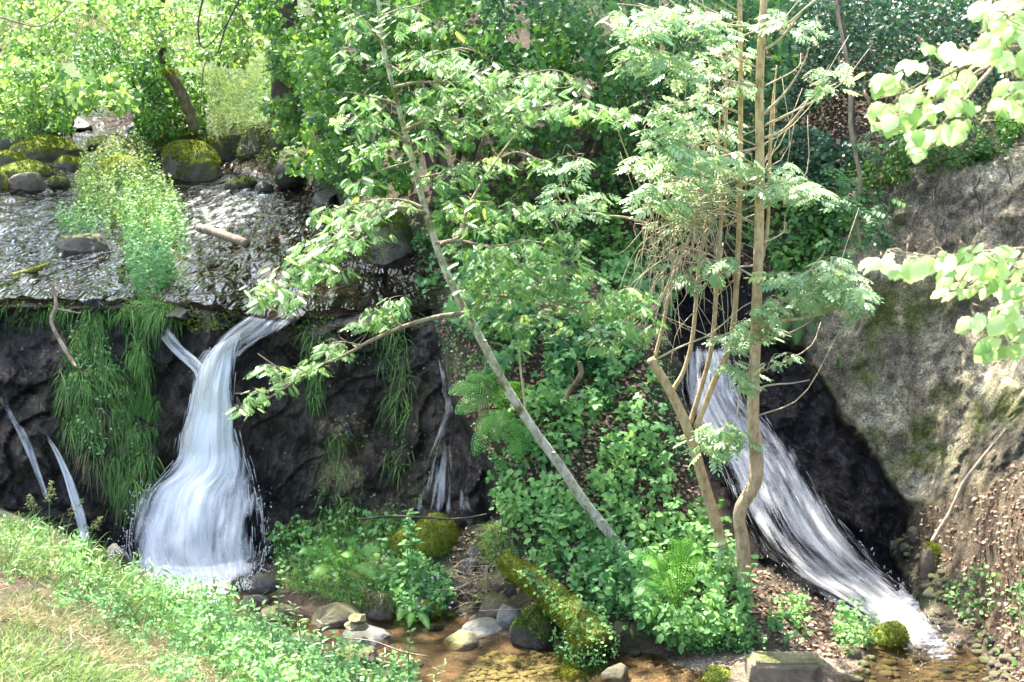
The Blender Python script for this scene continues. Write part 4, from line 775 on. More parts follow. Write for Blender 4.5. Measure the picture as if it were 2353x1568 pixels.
# many-stemmed ash on the right
def ash():
    base = pxl([(1718,1425)], 9.25)[0]; root = tree_root('ash_tree', base, label='many-stemmed ash with smooth tan stems in front of the right cascade', cat='tree')
    stems = [([(1722,1440),(1714,1380),(1706,1250),(1700,1175),(1738,1095),(1730,950),(1735,800),(1742,600),(1746,400),(1745,200),(1755,0),(1765,-200)], (9.2,9.2), [24,21,19,18,19,17,15.5,13.5,12.5,11.5,10,6]),
     ([(1660,1260),(1642,1190),(1615,1100),(1580,985),(1540,900),(1495,825)], (9.45,9.35), [17,16,15,14.5,13,12]),
     ([(1598,985),(1640,880),(1680,780),(1695,600),(1700,400),(1702,200),(1700,0),(1695,-200)], (9.4,9.3), [9,8.5,8,7.5,7,6.5,6,3]),
     ([(1585,975),(1608,900),(1636,790),(1650,600),(1662,430),(1668,300),(1670,150)], (9.42,9.5), [8,7,6.5,6,5.5,5,2.5]),
     ([(1545,898),(1572,850),(1592,770),(1606,620),(1625,500),(1645,400),(1655,260)], (9.4,9.6), [7,6,6,5.5,5,4,2]),
     ([(1505,820),(1525,740),(1545,640),(1580,560),(1610,430),(1620,330)], (9.38,9.6), [5,5,4.5,4,3,2]),
     ([(1748,610),(1764,520),(1768,400),(1772,280),(1785,150)], (9.25,9.35), [5,5,4.5,4,2])]
    SP = []
    for i, (pts, Y, wd) in enumerate(stems):
        g = Geo(); P = spline(pxl(pts, Y), 50); r = np.interp(np.linspace(0, 1, 50), np.linspace(0, 1, len(wd)), wd)*9.3/F*.85
        if i == 0: P[:3] += A([[0, 0, -.05]]); r[:4] *= A([1.6, 1.4, 1.2, 1.08])
        r = r*(1+.06*fbm(P, 9, 2)); g.tube(P, r, 11, .5); g.build('stem', M['ashbark'], root); SP.append(P)
    br = [([(1740,760),(1770,725),(1800,690),(1860,620),(1880,598),(1895,575)], (9.2,9.), 4.5), ([(1745,755),(1790,738),(1840,733),(1900,720),(1960,690),(1985,655)], (9.2,8.8), 5), ([(1742,905),(1755,888),(1790,882),(1820,880),(1860,873)], (9.15,9.), 3.2),
     ([(1736,790),(1790,735),(1850,680),(1900,640),(1930,590)], (9.2,8.9), 4), ([(1740,610),(1700,615),(1660,620),(1610,605),(1560,600)], (9.2,9.1), 3), ([(1738,640),(1700,620),(1640,590),(1600,575),(1560,565)], (9.2,9.2), 3),
     ([(1746,270),(1790,230),(1820,190),(1850,140),(1860,110)], (9.2,9.), 4), ([(1746,320),(1800,300),(1850,240),(1875,200),(1905,150)], (9.2,8.9), 4), ([(1745,120),(1790,90),(1840,30),(1870,0)], (9.2,9.), 4), ([(1748,80),(1800,60),(1850,20),(1890,-10)], (9.2,8.9), 3.4),
     ([(1745,340),(1700,350),(1640,360),(1570,330)], (9.2,8.9), 3.4), ([(1744,200),(1690,190),(1620,170),(1550,140),(1480,100)], (9.2,8.8), 4), ([(1747,60),(1690,60),(1600,40),(1500,20),(1420,10)], (9.2,8.8), 4), ([(1700,260),(1640,240),(1560,240),(1500,260)], (9.3,8.9), 3),
     ([(1505,520),(1440,500),(1380,495),(1320,485),(1270,440)], (9.5,9.), 4), ([(1500,500),(1460,400),(1420,300)], (9.6,9.4), 3), ([(1320,485),(1290,420),(1280,380)], (9.,9.), 2.6), ([(1700,860),(1730,840),(1760,850)], (9.2,9.1), 2.2),
     ([(1500,830),(1560,800),(1630,770),(1700,710),(1740,690)], (9.38,9.25), 3), ([(1660,450),(1600,440),(1540,440),(1490,470)], (9.3,9.), 3), ([(1700,880),(1690,960),(1660,1010)], (9.2,9.1), 2)]
    gb = Geo(); LB = [limb(gb, pxl(p, Y), w_*9.2/F, .003, 6, 18, .04) for p, Y, w_ in br]
    r2 = np.random.RandomState(5)
    for k in range(34):                                    # bare side twigs reaching up beside the stems
        P = SP[r2.choice([0, 0, 2, 3, 4])]; i = r2.randint(22, 46); p = P[i]; sx = r2.choice([-1, 1]); L = .25+.55*r2.rand()
        q = p+A([sx*L*.55, -.15*r2.rand(), L*.3]); e = p+A([sx*L*(.5+.5*r2.rand()), -.25*r2.rand()+.1, L*(.4+.9*r2.rand())]); gb.tube(spline([p, q, e], 8), np.linspace(.006, .002, 8), 5)
    gl = Geo(); allb = np.vstack(LB+SP)
    spr = [(1460,50,80,34,26),(1560,40,80,36,26),(1640,60,60,40,18),(1480,130,80,36,26),(1580,150,80,40,22),(1660,200,60,40,16),(1540,250,80,34,18),(1620,290,70,36,18),(1530,310,60,34,16),(1500,370,70,36,18),(1580,360,90,30,24),(1680,370,60,24,14),(1620,420,80,36,24),(1510,450,70,34,20),
      (1760,420,40,24,8),(1820,430,56,30,18),(1860,440,40,24,12),(1560,490,60,30,12),(1800,380,30,20,4),(1850,60,40,24,6),(1920,160,40,22,7),(1900,200,36,20,6),(1780,40,40,24,8),(1660,120,60,30,12),
      (1930,650,56,30,26),(1960,680,40,30,18),(1880,680,50,26,16),(1850,640,40,24,8),(1920,600,26,24,8),(1790,640,36,20,8),(1800,690,40,22,9),(1760,720,36,22,8),(1720,750,34,20,8),(1690,780,40,20,8),(1640,600,60,24,10),(1600,640,50,20,6),(1710,870,30,30,7),(1690,840,24,20,5),(1750,760,30,20,5),
      (1620,1000,40,30,12),(1680,1000,44,26,14),(1640,1030,40,20,8),(1650,980,40,20,6),(1310,370,44,14,8),(1300,440,40,30,8),(1360,450,40,14,6),(1260,480,40,20,6),(1330,480,40,14,5),(1770,830,14,8,2),(1815,815,14,8,2),(1660,1250,30,40,5)]
    for (u, v, ru, rv, c) in spr:
        c = int(c*2.0); t = rs.rand(c)*6.28; rr = np.sqrt(rs.rand(c)); U = u+ru*rr*np.cos(t); V = v+rv*rr*np.sin(t); pu, pv = px(allb); Y0 = allb[np.argmin((pu-u)**2+(pv-v)**2), 1]
        P = at(U, V, Y0+(rs.rand(c)-.6)*.5); twigs_to(gb, LB+SP, P[::3], .0028, 4)
        D = np.stack([rs.randn(c)*.8, -.3+rs.randn(c)*.6, -.1-.2*rs.rand(c)], -1); put(gl, T_ASH, P, D, A([0, -.15, 1])+rs.randn(c, 3)*.24, .5+.42*rs.rand(c), rs.rand(c))
    gb.build('branches', M['tan'], root); gl.build('leaves', M['ash'], root)
    # dead climber tangle hanging on the stems
    g = Geo()
    for k in range(110):
        u = 1490+170*r2.rand(); v = 400+220*r2.rand(); y = 9.1+.5*r2.rand(); d = r2.randn()*28; L = 60+190*r2.rand()
        pts = [(u, v), (u+d*.5+20*r2.randn(), v+L*.3), (u+d-20*r2.rand(), v+L*.65), (u+d*1.3+25*r2.randn(), v+L+20*r2.randn())]
        g.tube(spline(pxl(pts, y)+r2.randn(4, 3)*.03, 12), np.linspace(.0035, .0015, 12), 4)
    for k in range(46):
        u = 1490+170*r2.rand(); v = 330+230*r2.rand(); y = 9.1+.5*r2.rand(); L = 70+60*r2.rand(); a = -.5+r2.rand()*1.; pts = [(u, v), (u+L*.5, v+a*L*.5-15), (u+L, v+a*L)]
        g.tube(spline(pxl(pts, y), 9), np.linspace(.004, .0015, 9), 4)
    g.build('dead_climber', M['tan'], label='tangle of dry tan climber stems hanging among the ash stems', cat='vine')
ash()

# hazel boughs reaching in from the right, trunk beyond the frame
def hazel():
    Yh = 4.4; tb = A([2.35, 4.9, 1.9]); root = tree_root('hazel_tree', tb, label='hazel with large bright sunlit leaves reaching in from the right edge', cat='tree')
    g = Geo(); T = limb(g, [tb, tb+A([.05, 0, 1]), tb+A([.1, -.1, 2.4]), tb+A([.0, -.2, 3.8])], .07, .03, 10, 30, .05); g.build('trunk', M['dark'], root)
    br = [[(2600,250),(2480,190),(2353,95),(2220,150),(2100,210),(2060,218)],[(2600,300),(2353,180),(2280,150),(2150,230),(2020,280)],[(2600,560),(2420,575),(2353,572),(2250,580),(2150,590),(2040,575)],[(2600,680),(2450,650),(2353,640),(2260,655),(2180,670)],
      [(2600,800),(2450,740),(2353,730),(2290,740),(2240,735)],[(2500,60),(2400,20),(2300,0),(2260,-20)],[(2353,95),(2300,60),(2290,20)],[(2350,110),(2270,170),(2200,250),(2120,330)],[(2450,220),(2353,210),(2300,230),(2250,290)]]
    gb = Geo(); LB = []
    for b in br:
        P = pxl(b, (4.8, 4.2)); P = np.vstack([T[np.argmin(np.linalg.norm(T-P[0], axis=1))][None], P]); LB.append(limb(gb, P, .011, .003, 6, 24, .0))
    gl = Geo()
    spr = [(2030,590,40,10,3),(2080,610,60,16,7),(2140,590,60,20,8),(2200,600,50,30,8),(2260,590,50,30,9),(2330,590,50,30,10),(2200,650,44,22,7),(2290,640,60,24,11),(2350,660,30,20,5),(2250,740,30,20,6),(2310,730,50,34,11),(2290,790,44,22,8),(2350,780,30,30,6),(2345,700,20,16,3),
      (2340,30,60,40,14),(2300,60,40,30,9),(2270,15,30,16,5),(2340,120,60,40,12),(2260,120,60,30,9),(2190,180,60,30,8),(2130,220,60,30,9),(2060,180,46,16,5),(2010,175,40,12,4),(2150,100,34,20,4),(2050,265,50,30,9),(2110,250,40,24,7),(2190,290,50,20,7),(2130,300,40,20,6),(2340,200,30,30,6),(2300,230,30,20,4),(2350,240,20,26,4),(2220,230,40,20,4),(2115,330,14,12,2),(2100,150,30,14,2)]
    for (u, v, ru, rv, c) in spr:
        c = int(c*1.7); t = rs.rand(c)*6.28; rr = np.sqrt(rs.rand(c)); P = at(u+ru*rr*np.cos(t), v+rv*rr*np.sin(t), 4.25+(rs.rand(c)-.5)*.4); twigs_to(gb, LB, P[::2], .0022, 4)
        D = np.stack([-.5+rs.randn(c)*.6, -.2+rs.randn(c)*.4, -.45-.3*rs.rand(c)], -1); put(gl, T_HAZ, P, D, A([0, -.35, .8])+rs.randn(c, 3)*.3, .42+.36*rs.rand(c), rs.rand(c))
    gb.build('branches', M['twig'], root); gl.build('leaves', M['hazel'], root)
hazel()

# ---------------------------------------------------------------- background trees and shrubs
def shrub(name, stems, masses, lab, leafm, cat='shrub', bark='dark', group=None, twp=.02):
    base = pxl([stems[0][0][0]], stems[0][1] if np.ndim(stems[0][1]) == 0 else stems[0][1][0])[0]; root = tree_root(name, base, label=lab, cat=cat, group=group)
    SP = []
    for pts, Y, wd in stems:
        g = Geo(); P = spline(pxl(pts, Y), 26); Ym = np.mean(Y); r = np.interp(np.linspace(0, 1, 26), np.linspace(0, 1, len(wd)), wd)*Ym/F*.5; g.tube(P, r, 9); g.build('trunk' if len(stems) == 1 else 'stem', M[bark], root); SP.append(P)
    gl = Geo(); tg = []
    for i, mm in enumerate(masses):
        P = mass(gl, *mm[:5], S=mm[5], clump=mm[6], thr=mm[7], seed=i+int(base[0]*10)+40); tg.append(P[rs.rand(len(P)) < twp])
    gt = Geo(); twigs_to(gt, SP, np.vstack(tg), .006, 4); gt.build('branches', M[bark], root); gl.build('leaves', M[leafm], root)
shrub('wych_elm', [([(1000,480),(1010,400),(1000,300),(985,180),(970,60),(960,-40)], (13.6,14.2), [30,26,24,20,18,16])],
  [([(690,120),(760,90),(880,-30),(1100,-30),(1050,120),(950,200),(960,330),(930,440),(860,455),(800,440),(730,400),(640,400),(670,340),(690,250)], 6500, 12.6, 14.8, T_OV, .95, 50, -.12)], 'leafy elm drooping over the upper stream bank behind the rowan', 'shrub', 'tree')
shrub('coppiced_tree', [([(1040,520),(1035,450),(1020,380),(1000,300)], 13., [26,22,18,14]), ([(1060,520),(1070,420),(1095,330),(1120,270)], 13.2, [18,16,14,10]), ([(1080,500),(1110,400),(1150,310),(1180,250)], 13.3, [16,14,12,8]), ([(1030,500),(1000,400),(960,320)], 13.1, [14,12,8]), ([(1050,500),(1050,400),(1060,300),(1050,200)], 13.6, [18,15,12,8]), ([(1020,480),(985,380),(980,300)], 13.4, [14,12,8])],
  [([(900,80),(1120,40),(1300,60),(1330,200),(1280,330),(1150,350),(960,330)], 4200, 12.6, 14.4, T_OV, .9, 45, -.02), ([(1000,430),(1100,420),(1160,500),(1150,560),(1000,560)], 500, 12., 13., T_OV, .9, 40, 0)], 'coppiced tree with dark forking stems behind the rowan crown', 'shrub', 'tree')
shrub('elder_bush', [([(1200,460),(1280,430),(1380,400),(1440,370)], 13.2, [16,14,10,8]), ([(1330,440),(1370,330),(1400,200),(1450,60)], (13.2,15.), [14,12,10,8])],
  [([(1080,-30),(1500,-30),(1560,80),(1580,300),(1540,470),(1400,470),(1250,430),(1180,350),(1230,250),(1150,120)], 9500, 12.7, 15., T_OV, .85, 40, -.06)], 'dense bluish-green bush filling the slope behind the rowan and ash crowns', 'shrubb', 'bush')
shrub('elder_bush', [([(1560,520),(1600,400),(1640,250),(1650,80)], (12.8,14.5), [16,14,12,8])],
  [([(1540,-30),(1830,-30),(1800,300),(1780,560),(1560,560),(1520,400)], 6500, 12.2, 14.5, T_OV, .85, 45, -.1)], 'green bush directly behind the ash stems', 'shrubb', 'bush')
shrub('holly_tree', [([(1985,460),(1975,380),(1960,300),(1955,200),(1940,80),(1925,-40)], (12.2,12.9), [16,14,13,12,10,8])],
  [([(1760,-30),(2400,-30),(2400,240),(2250,280),(2150,240),(2000,200),(1880,240),(1800,300)], 17000, 12.8, 14.8, T_IVY, .8, 40, -.4), ([(1790,280),(1960,330),(1990,420),(1900,500),(1800,520)], 4200, 12.2, 13., T_IVY, .8, 35, -.2)], 'dark glossy evergreen holly above the clay bank', 'holly', 'tree')
shrub('bank_top_shrub', [([(2250,350),(2230,300),(2200,240)], (11.7,12.2), [8,6,4])],
  [([(2060,250),(2200,230),(2400,220),(2420,340),(2250,335),(2180,325),(2080,360)], 3000, 11.5, 12.6, T_OVS, 1.1, 35, -.05)], 'low leafy growth along the rim of the clay bank', 'shrub', 'shrub')
shrub('glade_tree', [([(385,330),(380,200),(372,100),(368,0),(360,-100)], (24,24), [22,20,20,22,20])],
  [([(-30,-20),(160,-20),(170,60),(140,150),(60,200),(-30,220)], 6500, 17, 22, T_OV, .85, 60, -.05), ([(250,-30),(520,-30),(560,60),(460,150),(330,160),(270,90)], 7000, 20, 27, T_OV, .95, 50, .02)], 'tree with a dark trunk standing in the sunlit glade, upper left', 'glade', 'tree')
shrub('thick_trunk_tree', [([(735,200),(742,100),(745,30),(748,-100)], (18.5,18.5), [46,44,44,46]), ([(770,160),(765,80),(775,0),(790,-100)], (18.5,18.5), [24,22,20,20])],
  [([(560,-30),(900,-30),(880,60),(800,110),(720,130),(640,100),(580,40)], 3400, 16.5, 18.5, T_OV, 1.1, 50, -.1)], 'thick dark trunked tree at the top of the grassy slope', 'shrub', 'tree')
shrub('slope_tree', [([(950,120),(948,40),(944,-60)], 18, [26,24,24])], [([(880,-30),(1010,-30),(1000,60),(900,80)], 500, 16.5, 18.5, T_OV, 1., 45, .05)], 'dark trunk left of the pair at the top centre', 'glade', 'tree')
shrub('slope_tree', [([(1003,120),(1002,40),(995,-60)], 18.5, [34,30,30])], [([(1010,-30),(1130,-30),(1120,70),(1030,70)], 600, 16.5, 19, T_OV, 1., 45, .05)], 'dark trunk right of the pair at the top centre', 'shrub', 'tree')
shrub('overhanging_hazel', [([(-120,420),(-100,300),(-60,180),(0,110)], (15,15), [30,26,20,14])],
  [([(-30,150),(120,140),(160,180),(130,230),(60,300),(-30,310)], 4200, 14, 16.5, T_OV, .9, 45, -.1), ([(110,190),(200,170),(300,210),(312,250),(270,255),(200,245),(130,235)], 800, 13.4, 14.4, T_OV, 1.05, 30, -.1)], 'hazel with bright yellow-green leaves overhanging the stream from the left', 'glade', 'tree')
shrub('streamside_shrub', [([(390,300),(330,240),(300,180)], 21, [10,8,6])], [([(290,130),(370,120),(385,190),(400,300),(360,310),(320,290),(300,200)], 2200, 19.5, 22, T_OV, 1., 40, -.05)], 'green shrub beside the leaning stump', 'shrub', 'shrub')
shrub('streamside_shrub', [([(90,300),(80,250),(60,200)], 22, [12,10,8])], [([(-30,230),(120,220),(250,180),(300,150),(310,200),(200,260),(120,300),(-30,310)], 2600, 19.5, 23, T_OV, 1., 45, -.05)], 'dark green shrubs around the little weir at the far left', 'shrub', 'shrub')
shrub('sprawling_shrub', [([(560,60),(540,0),(530,-60)], 19, [10,8,6])], [([(480,-20),(600,-20),(620,80),(560,150),(470,140)], 1700, 18, 21, T_OV, 1.1, 45, -.05), ([(620,110),(730,90),(790,130),(780,300),(690,330),(640,310),(600,230)], 3600, 16., 17.8, T_OV, 1., 40, 0)], 'loose green shrub above the grassy slope, left of the thick trunk', 'glade', 'shrub')
shrub('weir_bush', [([(120,315),(110,260),(100,200)], 23, [14,10,8])], [([(-40,190),(140,170),(180,240),(160,300),(90,312),(-40,312)], 4200, 21.5, 23.5, T_OV, 1., 40, -.15)], 'dark bush left of the little weir', 'shrubb', 'bush')
shrub('weir_bush', [([(330,320),(340,260),(350,210)], 22.5, [14,10,8])], [([(300,190),(400,150),(470,190),(470,300),(400,318),(310,315)], 4200, 21, 23.5, T_OV, 1., 40, -.1), ([(150,90),(400,60),(420,190),(200,200)], 2600, 24, 28, T_OV, 1.1, 45, .0)], 'dark bush right of the little weir', 'shrub', 'bush')
# far wood behind the glade, reads as one mass
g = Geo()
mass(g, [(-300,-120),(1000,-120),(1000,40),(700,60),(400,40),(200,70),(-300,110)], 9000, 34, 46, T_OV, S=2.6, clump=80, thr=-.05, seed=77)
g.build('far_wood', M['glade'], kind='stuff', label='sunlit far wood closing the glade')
# leaning stump by the stream
P = pxl([(448,300),(432,250),(410,200),(388,168)], (20.5,20.2)); root = tree_root('leaning_stump', P[0], label='grey broken trunk leaning left beside the upper stream', cat='stump')
g = Geo(); g.tube(spline(P, 20), np.interp(np.linspace(0, 1, 20), [0, .6, 1], [.085, .08, .075])*(1+.08*rs.randn(20)), 11); g.build('trunk', M['twig'], root)
g = Geo(); q = P[-1]; n = 300; blades(g, q+rs.randn(n, 3)*A([.07, .07, .03]), rdir(n, .2, 1), .05, .02, .3, rs.rand(n), 1); g.build('moss', M['moss'], root)
# thin saplings on the clay bank
def sapling(pts, Y, wd, lab, sprs, T=T_ASHS, m='shrubb'):
    P = pxl(pts, Y); root = tree_root('sapling', P[0], label=lab, cat='sapling'); g = Geo(); S = spline(P, 24); g.tube(S, np.linspace(wd[0], wd[1], 24)*11/F*.5, 7); g.build('stem', M['twig'], root); gl = Geo(); gb = Geo()
    for u, v, ru, rv, c in sprs:
        U = u+ru*rs.randn(c)*.5; V = v+rv*rs.randn(c)*.5; Q = at(U, V, np.mean(Y)-.1+.3*rs.rand(c)); twigs_to(gb, [S], Q[::2], .004); put(gl, T, Q, np.stack([rs.randn(c), -.4+rs.randn(c)*.5, -.2+0*U], -1), A([0, -.4, 1])+rs.randn(c, 3)*.3, 1.1+.4*rs.rand(c), rs.rand(c)*.8)
    gb.build('twigs', M['twig'], root); gl.build('leaves', M[m], root)
sapling([(1970,470),(1975,400),(1955,300),(1952,180),(1930,60),(1915,-30)], 11.9, (13,8), 'slim reddish sapling rising above the rim of the clay bank', [(1940,430,50,30,14),(1920,400,40,30,8),(2010,330,40,30,8)])
sapling([(1966,775),(1982,740),(1985,640),(1972,520),(1962,440)], 11.3, (10,5), 'bent grey sapling hanging over the face of the clay bank', [(1990,500,50,40,16),(1950,560,40,30,8),(2010,540,30,30,8),(1930,460,50,20,12)])
# sparse hanging stems in the top left
for i, (pts, lab) in enumerate([([(560,-20),(520,60),(500,120),(470,150),(460,260)], 'dark drooping branch hanging over the sunlit grass slope'), ([(470,-20),(455,60),(470,110),(530,40),(545,-20)], 'thin looping bare branch above the leaning stump'), ([(0,40),(90,60),(150,20),(160,-20)], 'pale bare branch crossing the top left corner')]):
    g = Geo(); g.tube(spline(pxl(pts, 16.), 26), np.linspace(.013, .004, 26), 6); g.build('bare_branch', M['dark' if i < 2 else 'twig'], label=lab, cat='branch')

# ---------------------------------------------------------------- tall trees with unseen crown clumps added along sun rays to shade chosen areas
def shade():
    zones = [(ROCK, 1.), (CHUTE, 1.), ([(1010,640),(1540,640),(1640,1000),(1720,1300),(1900,1430),(1500,1500),(1150,1420),(1000,1200)], .35), (CLAY, .15), ([(1100,380),(2350,380),(2350,640),(1100,640)], .5), ([(600,1200),(1200,1200),(1300,1500),(800,1500)], .5),
             ([(430,600),(1000,560),(1000,700),(560,700)], .7), ([(700,100),(1500,100),(1500,450),(700,450)], .25), ([(-200,330),(380,330),(380,700),(-200,700)], .5), ([(560,480),(760,480),(760,640),(560,640)], .8), ([(60,1300),(330,1350),(700,1500),(860,1568),(400,1568),(100,1400)], .5), ([(-200,60),(760,0),(700,330),(-200,330)], .12), ([(2050,1130),(2353,1050),(2353,1400),(2150,1400)], .1)]
    cl = []
    for pl, p in zones:
        q = A(pl); q = np.stack([np.clip(q[:, 0], -250, 2600), q[:, 1]], -1); ar = .5*abs(np.dot(q[:, 0], np.roll(q[:, 1], 1))-np.dot(q[:, 1], np.roll(q[:, 0], 1)))
        U, V = sample_poly([tuple(x) for x in q], int(ar/9000*p)+3, None, 0, 3)
        P = surf(U, V); z = 8.2+3.2*rs.rand(len(P)); t = (z-P[:, 2])/SUN[2]; cl.append(P+SUN*t[:, None])
    cl = np.vstack(cl); cl = cl[(cl[:, 1] > 12.2) | (cl[:, 0] < -2.6)]
    trunks = [(-3.1, 19.5, 3.2, 'shade_tree', 'tall tree on the left bank, its unseen crown added to cast shade'), (-.6, 18.6, 4.4, 'shade_tree', 'tall tree behind the bushes at the centre, its unseen crown added to cast shade'), (2.2, 17.5, 4.6, 'shade_tree', 'tall tree behind the ash, its unseen crown added to cast shade'), (5., 16., 4.6, 'shade_tree', 'tall tree at the right, its unseen crown added to cast shade')]
    own = np.argmin(np.abs(cl[:, 0:1]-A([[t[0] for t in trunks]])), 1)
    for i, (x, y, z, nm, lab) in enumerate(trunks):
        c = cl[own == i]
        if not len(c): continue
        root = tree_root(nm, (x, y, z-.4), label=lab, cat='tree'); g = Geo(); T = limb(g, [(x, y, z-.4), (x+.1, y-.2, z+2.5), (x, y-.6, z+6), (x+.2, y-1.5, z+9)], .2, .06, 10, 24); g.build('trunk', M['dark'], root)
        gb = Geo(); gl = Geo(); K = 46
        twigs_to(gb, [T[8:]], c, .03, 5); P = np.repeat(c, K, 0)+rs.randn(len(c)*K, 3)*A([.3, .3, .18]); n = len(P)
        put(gl, T_OV, P, rs.randn(n, 3)+A([0, 0, -.3]), A([0, 0, 1])+rs.randn(n, 3)*.4, 1.6+.8*rs.rand(n), rs.rand(n)); gb.build('branches', M['dark'], root); gl.build('leaves', M['shrub'], root)
shade()

# ---------------------------------------------------------------- ground vegetation
def cover(name, pl, n, T, m, lab, lift=(.0, .12), S=1., clump=50, thr=-.05, seed=1, out=(0, -.5, .8), stems=True, kind='stuff', droop=-.2, cat=None):
    U, V = sample_poly(pl, n, clump, thr, seed); n = len(U); P = surf(U, V); Nn = surfn(U, V); h = lift[0]+(lift[1]-lift[0])*rs.rand(n)**1.3
    d = nrm(Nn*.6+A([0, -.1, .6])); Q = P+d*h[:, None]; g = Geo()
    put(g, T, Q, rs.randn(n, 3)*.8+A([0, -.35, droop]), Nn*.3+A(out)+rs.randn(n, 3)*.32, S*(.4+.95*rs.rand(n)), np.clip(rs.rand(n)*.8+.8*fbm(P, 1.6, 2, seed)+.08, 0, 1))
    if stems: k = rs.rand(n) < .35; blades(g, P[k]-Nn[k]*.02, Q[k]-P[k]+rs.randn(k.sum(), 3)*.004, np.linalg.norm(Q[k]-P[k], axis=1)+.02, .004, 0, rs.rand(k.sum())*.4, 2)
    return g.build(name, M[m], kind=kind, label=lab, cat=cat)
MOUND = [(960,560),(1100,540),(1180,600),(1400,610),(1500,640),(1530,760),(1560,960),(1600,1100),(1660,1300),(1700,1450),(1560,1500),(1420,1400),(1380,1300),(1200,1400),(1130,1250),(1150,1100),(1060,950),(1010,780),(960,680)]
cover('bramble_cover', [(950,560),(1150,530),(1250,640),(1400,700),(1420,760),(1350,900),(1250,870),(1150,900),(1100,800),(1020,720),(960,680)], 1250, T_TRI, 'bramble', 'brambles tumbling over the mound behind the rowan trunk', (.0, .22), 1.05, 40, -.0, 3)
cover('bramble_cover', [(1380,600),(1500,560),(1560,640),(1540,760),(1480,760),(1400,700)], 420, T_TRI, 'bramble', 'brambles between the mound and the right cascade top', (.0, .2), 1.1, 50, -.1, 4)
cover('bramble_cover', [(1200,800),(1420,720),(1500,830),(1480,940),(1400,980),(1220,960)], 560, T_TRI, 'bramble', 'bramble patch on the middle of the mound', (.0, .18), .9, 40, .04, 5)
cover('bramble_cover', [(1140,960),(1280,930),(1480,950),(1540,1040),(1560,1160),(1520,1230),(1380,1200),(1240,1180),(1150,1150)], 760, T_TRI, 'herb', 'bright bramble leaves on the lower mound beside the rowan trunk', (.0, .2), .85, 40, .0, 6)
cover('herb_cover', [(1150,1120),(1300,1140),(1380,1220),(1450,1300),(1480,1400),(1400,1420),(1300,1380),(1190,1280)], 1900, T_HERB, 'herb', 'broad leaved herbs around the foot of the rowan', (.0, .25), 1.0, 34, -.02, 7)
cover('herb_cover', [(1450,1200),(1600,1180),(1680,1300),(1720,1420),(1700,1490),(1560,1500),(1460,1440)], 2300, T_HERB, 'herb', 'broad leaved herbs around the foot of the ash', (.0, .24), 1.05, 34, -.02, 8)
cover('small_leaf_cover', MOUND, 7000, T_OVS, 'bramble', 'fine small-leaved plants covering the mound', (.0, .06), .6, 40, -.02, 9)
cover('flowering_herbs', [(860,1290),(960,1300),(1050,1340),(1040,1400),(960,1460),(890,1400),(850,1340)], 1500, T_PALM, 'herb', 'lacy pink-flowered herbs below the moss covered boulder', (.0, .15), .75, 40, -.2, 10)
cover('flowering_herbs', [(1380,1270),(1480,1290),(1560,1380),(1480,1420),(1400,1390)], 900, T_PALM, 'herb', 'lacy pink-flowered herbs right of the rowan base', (.0, .12), .7, 40, -.2, 11)
cover('flowering_herbs', [(1760,1400),(1850,1380),(1870,1480),(1780,1500)], 220, T_PALM, 'herb', 'small lacy herbs on the littered point by the ash', (.0, .12), .7, 30, .0, 12)
cover('flowering_herbs', [(1910,1430),(1990,1400),(2010,1500),(1930,1510)], 320, T_PALM, 'herb', 'lacy herbs left of the bright mossy boulder', (.0, .14), .7, 30, -.1, 13)
cover('creeping_herbs', [(1540,1440),(1720,1430),(1760,1500),(1600,1510),(1540,1500)], 1500, T_OVS, 'herb', 'fine creeping plants at the foot of the ash', (.0, .1), .55, 30, -.2, 14)
cover('slope_plants', [(1100,430),(1560,430),(1560,620),(1200,620),(1000,560)], 2600, T_OV, 'shrub', 'leafy undergrowth at the back of the mound', (.0, .3), .8, 50, -.1, 15)
cover('slope_plants', [(1760,440),(1900,450),(1960,520),(1880,640),(1800,700),(1760,600)], 1200, T_OV, 'shrubb', 'leafy undergrowth left of the clay bank', (.0, .25), .8, 40, -.05, 16)
cover('slope_plants', [(2000,400),(2060,480),(2040,560),(1980,560),(1930,480)], 130, T_OV, 'shrubb', 'sparse leafy sprigs on the clay bank face', (.0, .12), .7, 40, -.1, 17)
cover('rim_plants', [(1830,560),(1900,480),(1970,390),(2110,335),(2250,318),(2400,305),(2420,360),(2250,380),(2120,400),(2000,430),(1930,520),(1860,620)], 2300, T_OVS, 'shrub', 'leafy plants and moss spilling over the rim of the clay bank', (.0, .2), .9, 30, -.05, 128)
cover('slope_sprigs', [(2150,1350),(2353,1250),(2400,1568),(2290,1520)], 260, T_OVS, 'herb', 'sparse seedlings on the littered right slope', (.0, .05), .9, 50, .1, 18)
cover('bank_moss_plants', [(700,1150),(1010,1180),(1060,900),(1000,760),(700,720)], 420, T_OVS, 'herb', 'tiny leaves dotted over the dark rock face', (.0, .03), .4, 90, .1, 19, stems=False)
grass('clay_moss', [(1940,650),(2353,650),(2353,1000),(2100,1120),(1930,900)], 2600, (.01,.03), .007, (0,-.3,.3), 'mossd', 'moss fuzz on the clay bank', 20, 40, .12, .2) if 0 else None
cover('bank_foliage', [(620,360),(800,360),(860,440),(760,440),(650,400)], 500, T_OV, 'shrub', 'leaves trailing from the bank into the upper stream', (.0, .2), 1., 40, -.1, 21)
cover('dark_bank_leaves', [(480,240),(700,240),(700,400),(620,400),(520,370)], 2600, T_OVS, 'mossd', 'mossy dark bank under the grassy slope', (.0, .12), .9, 40, -.1, 22)
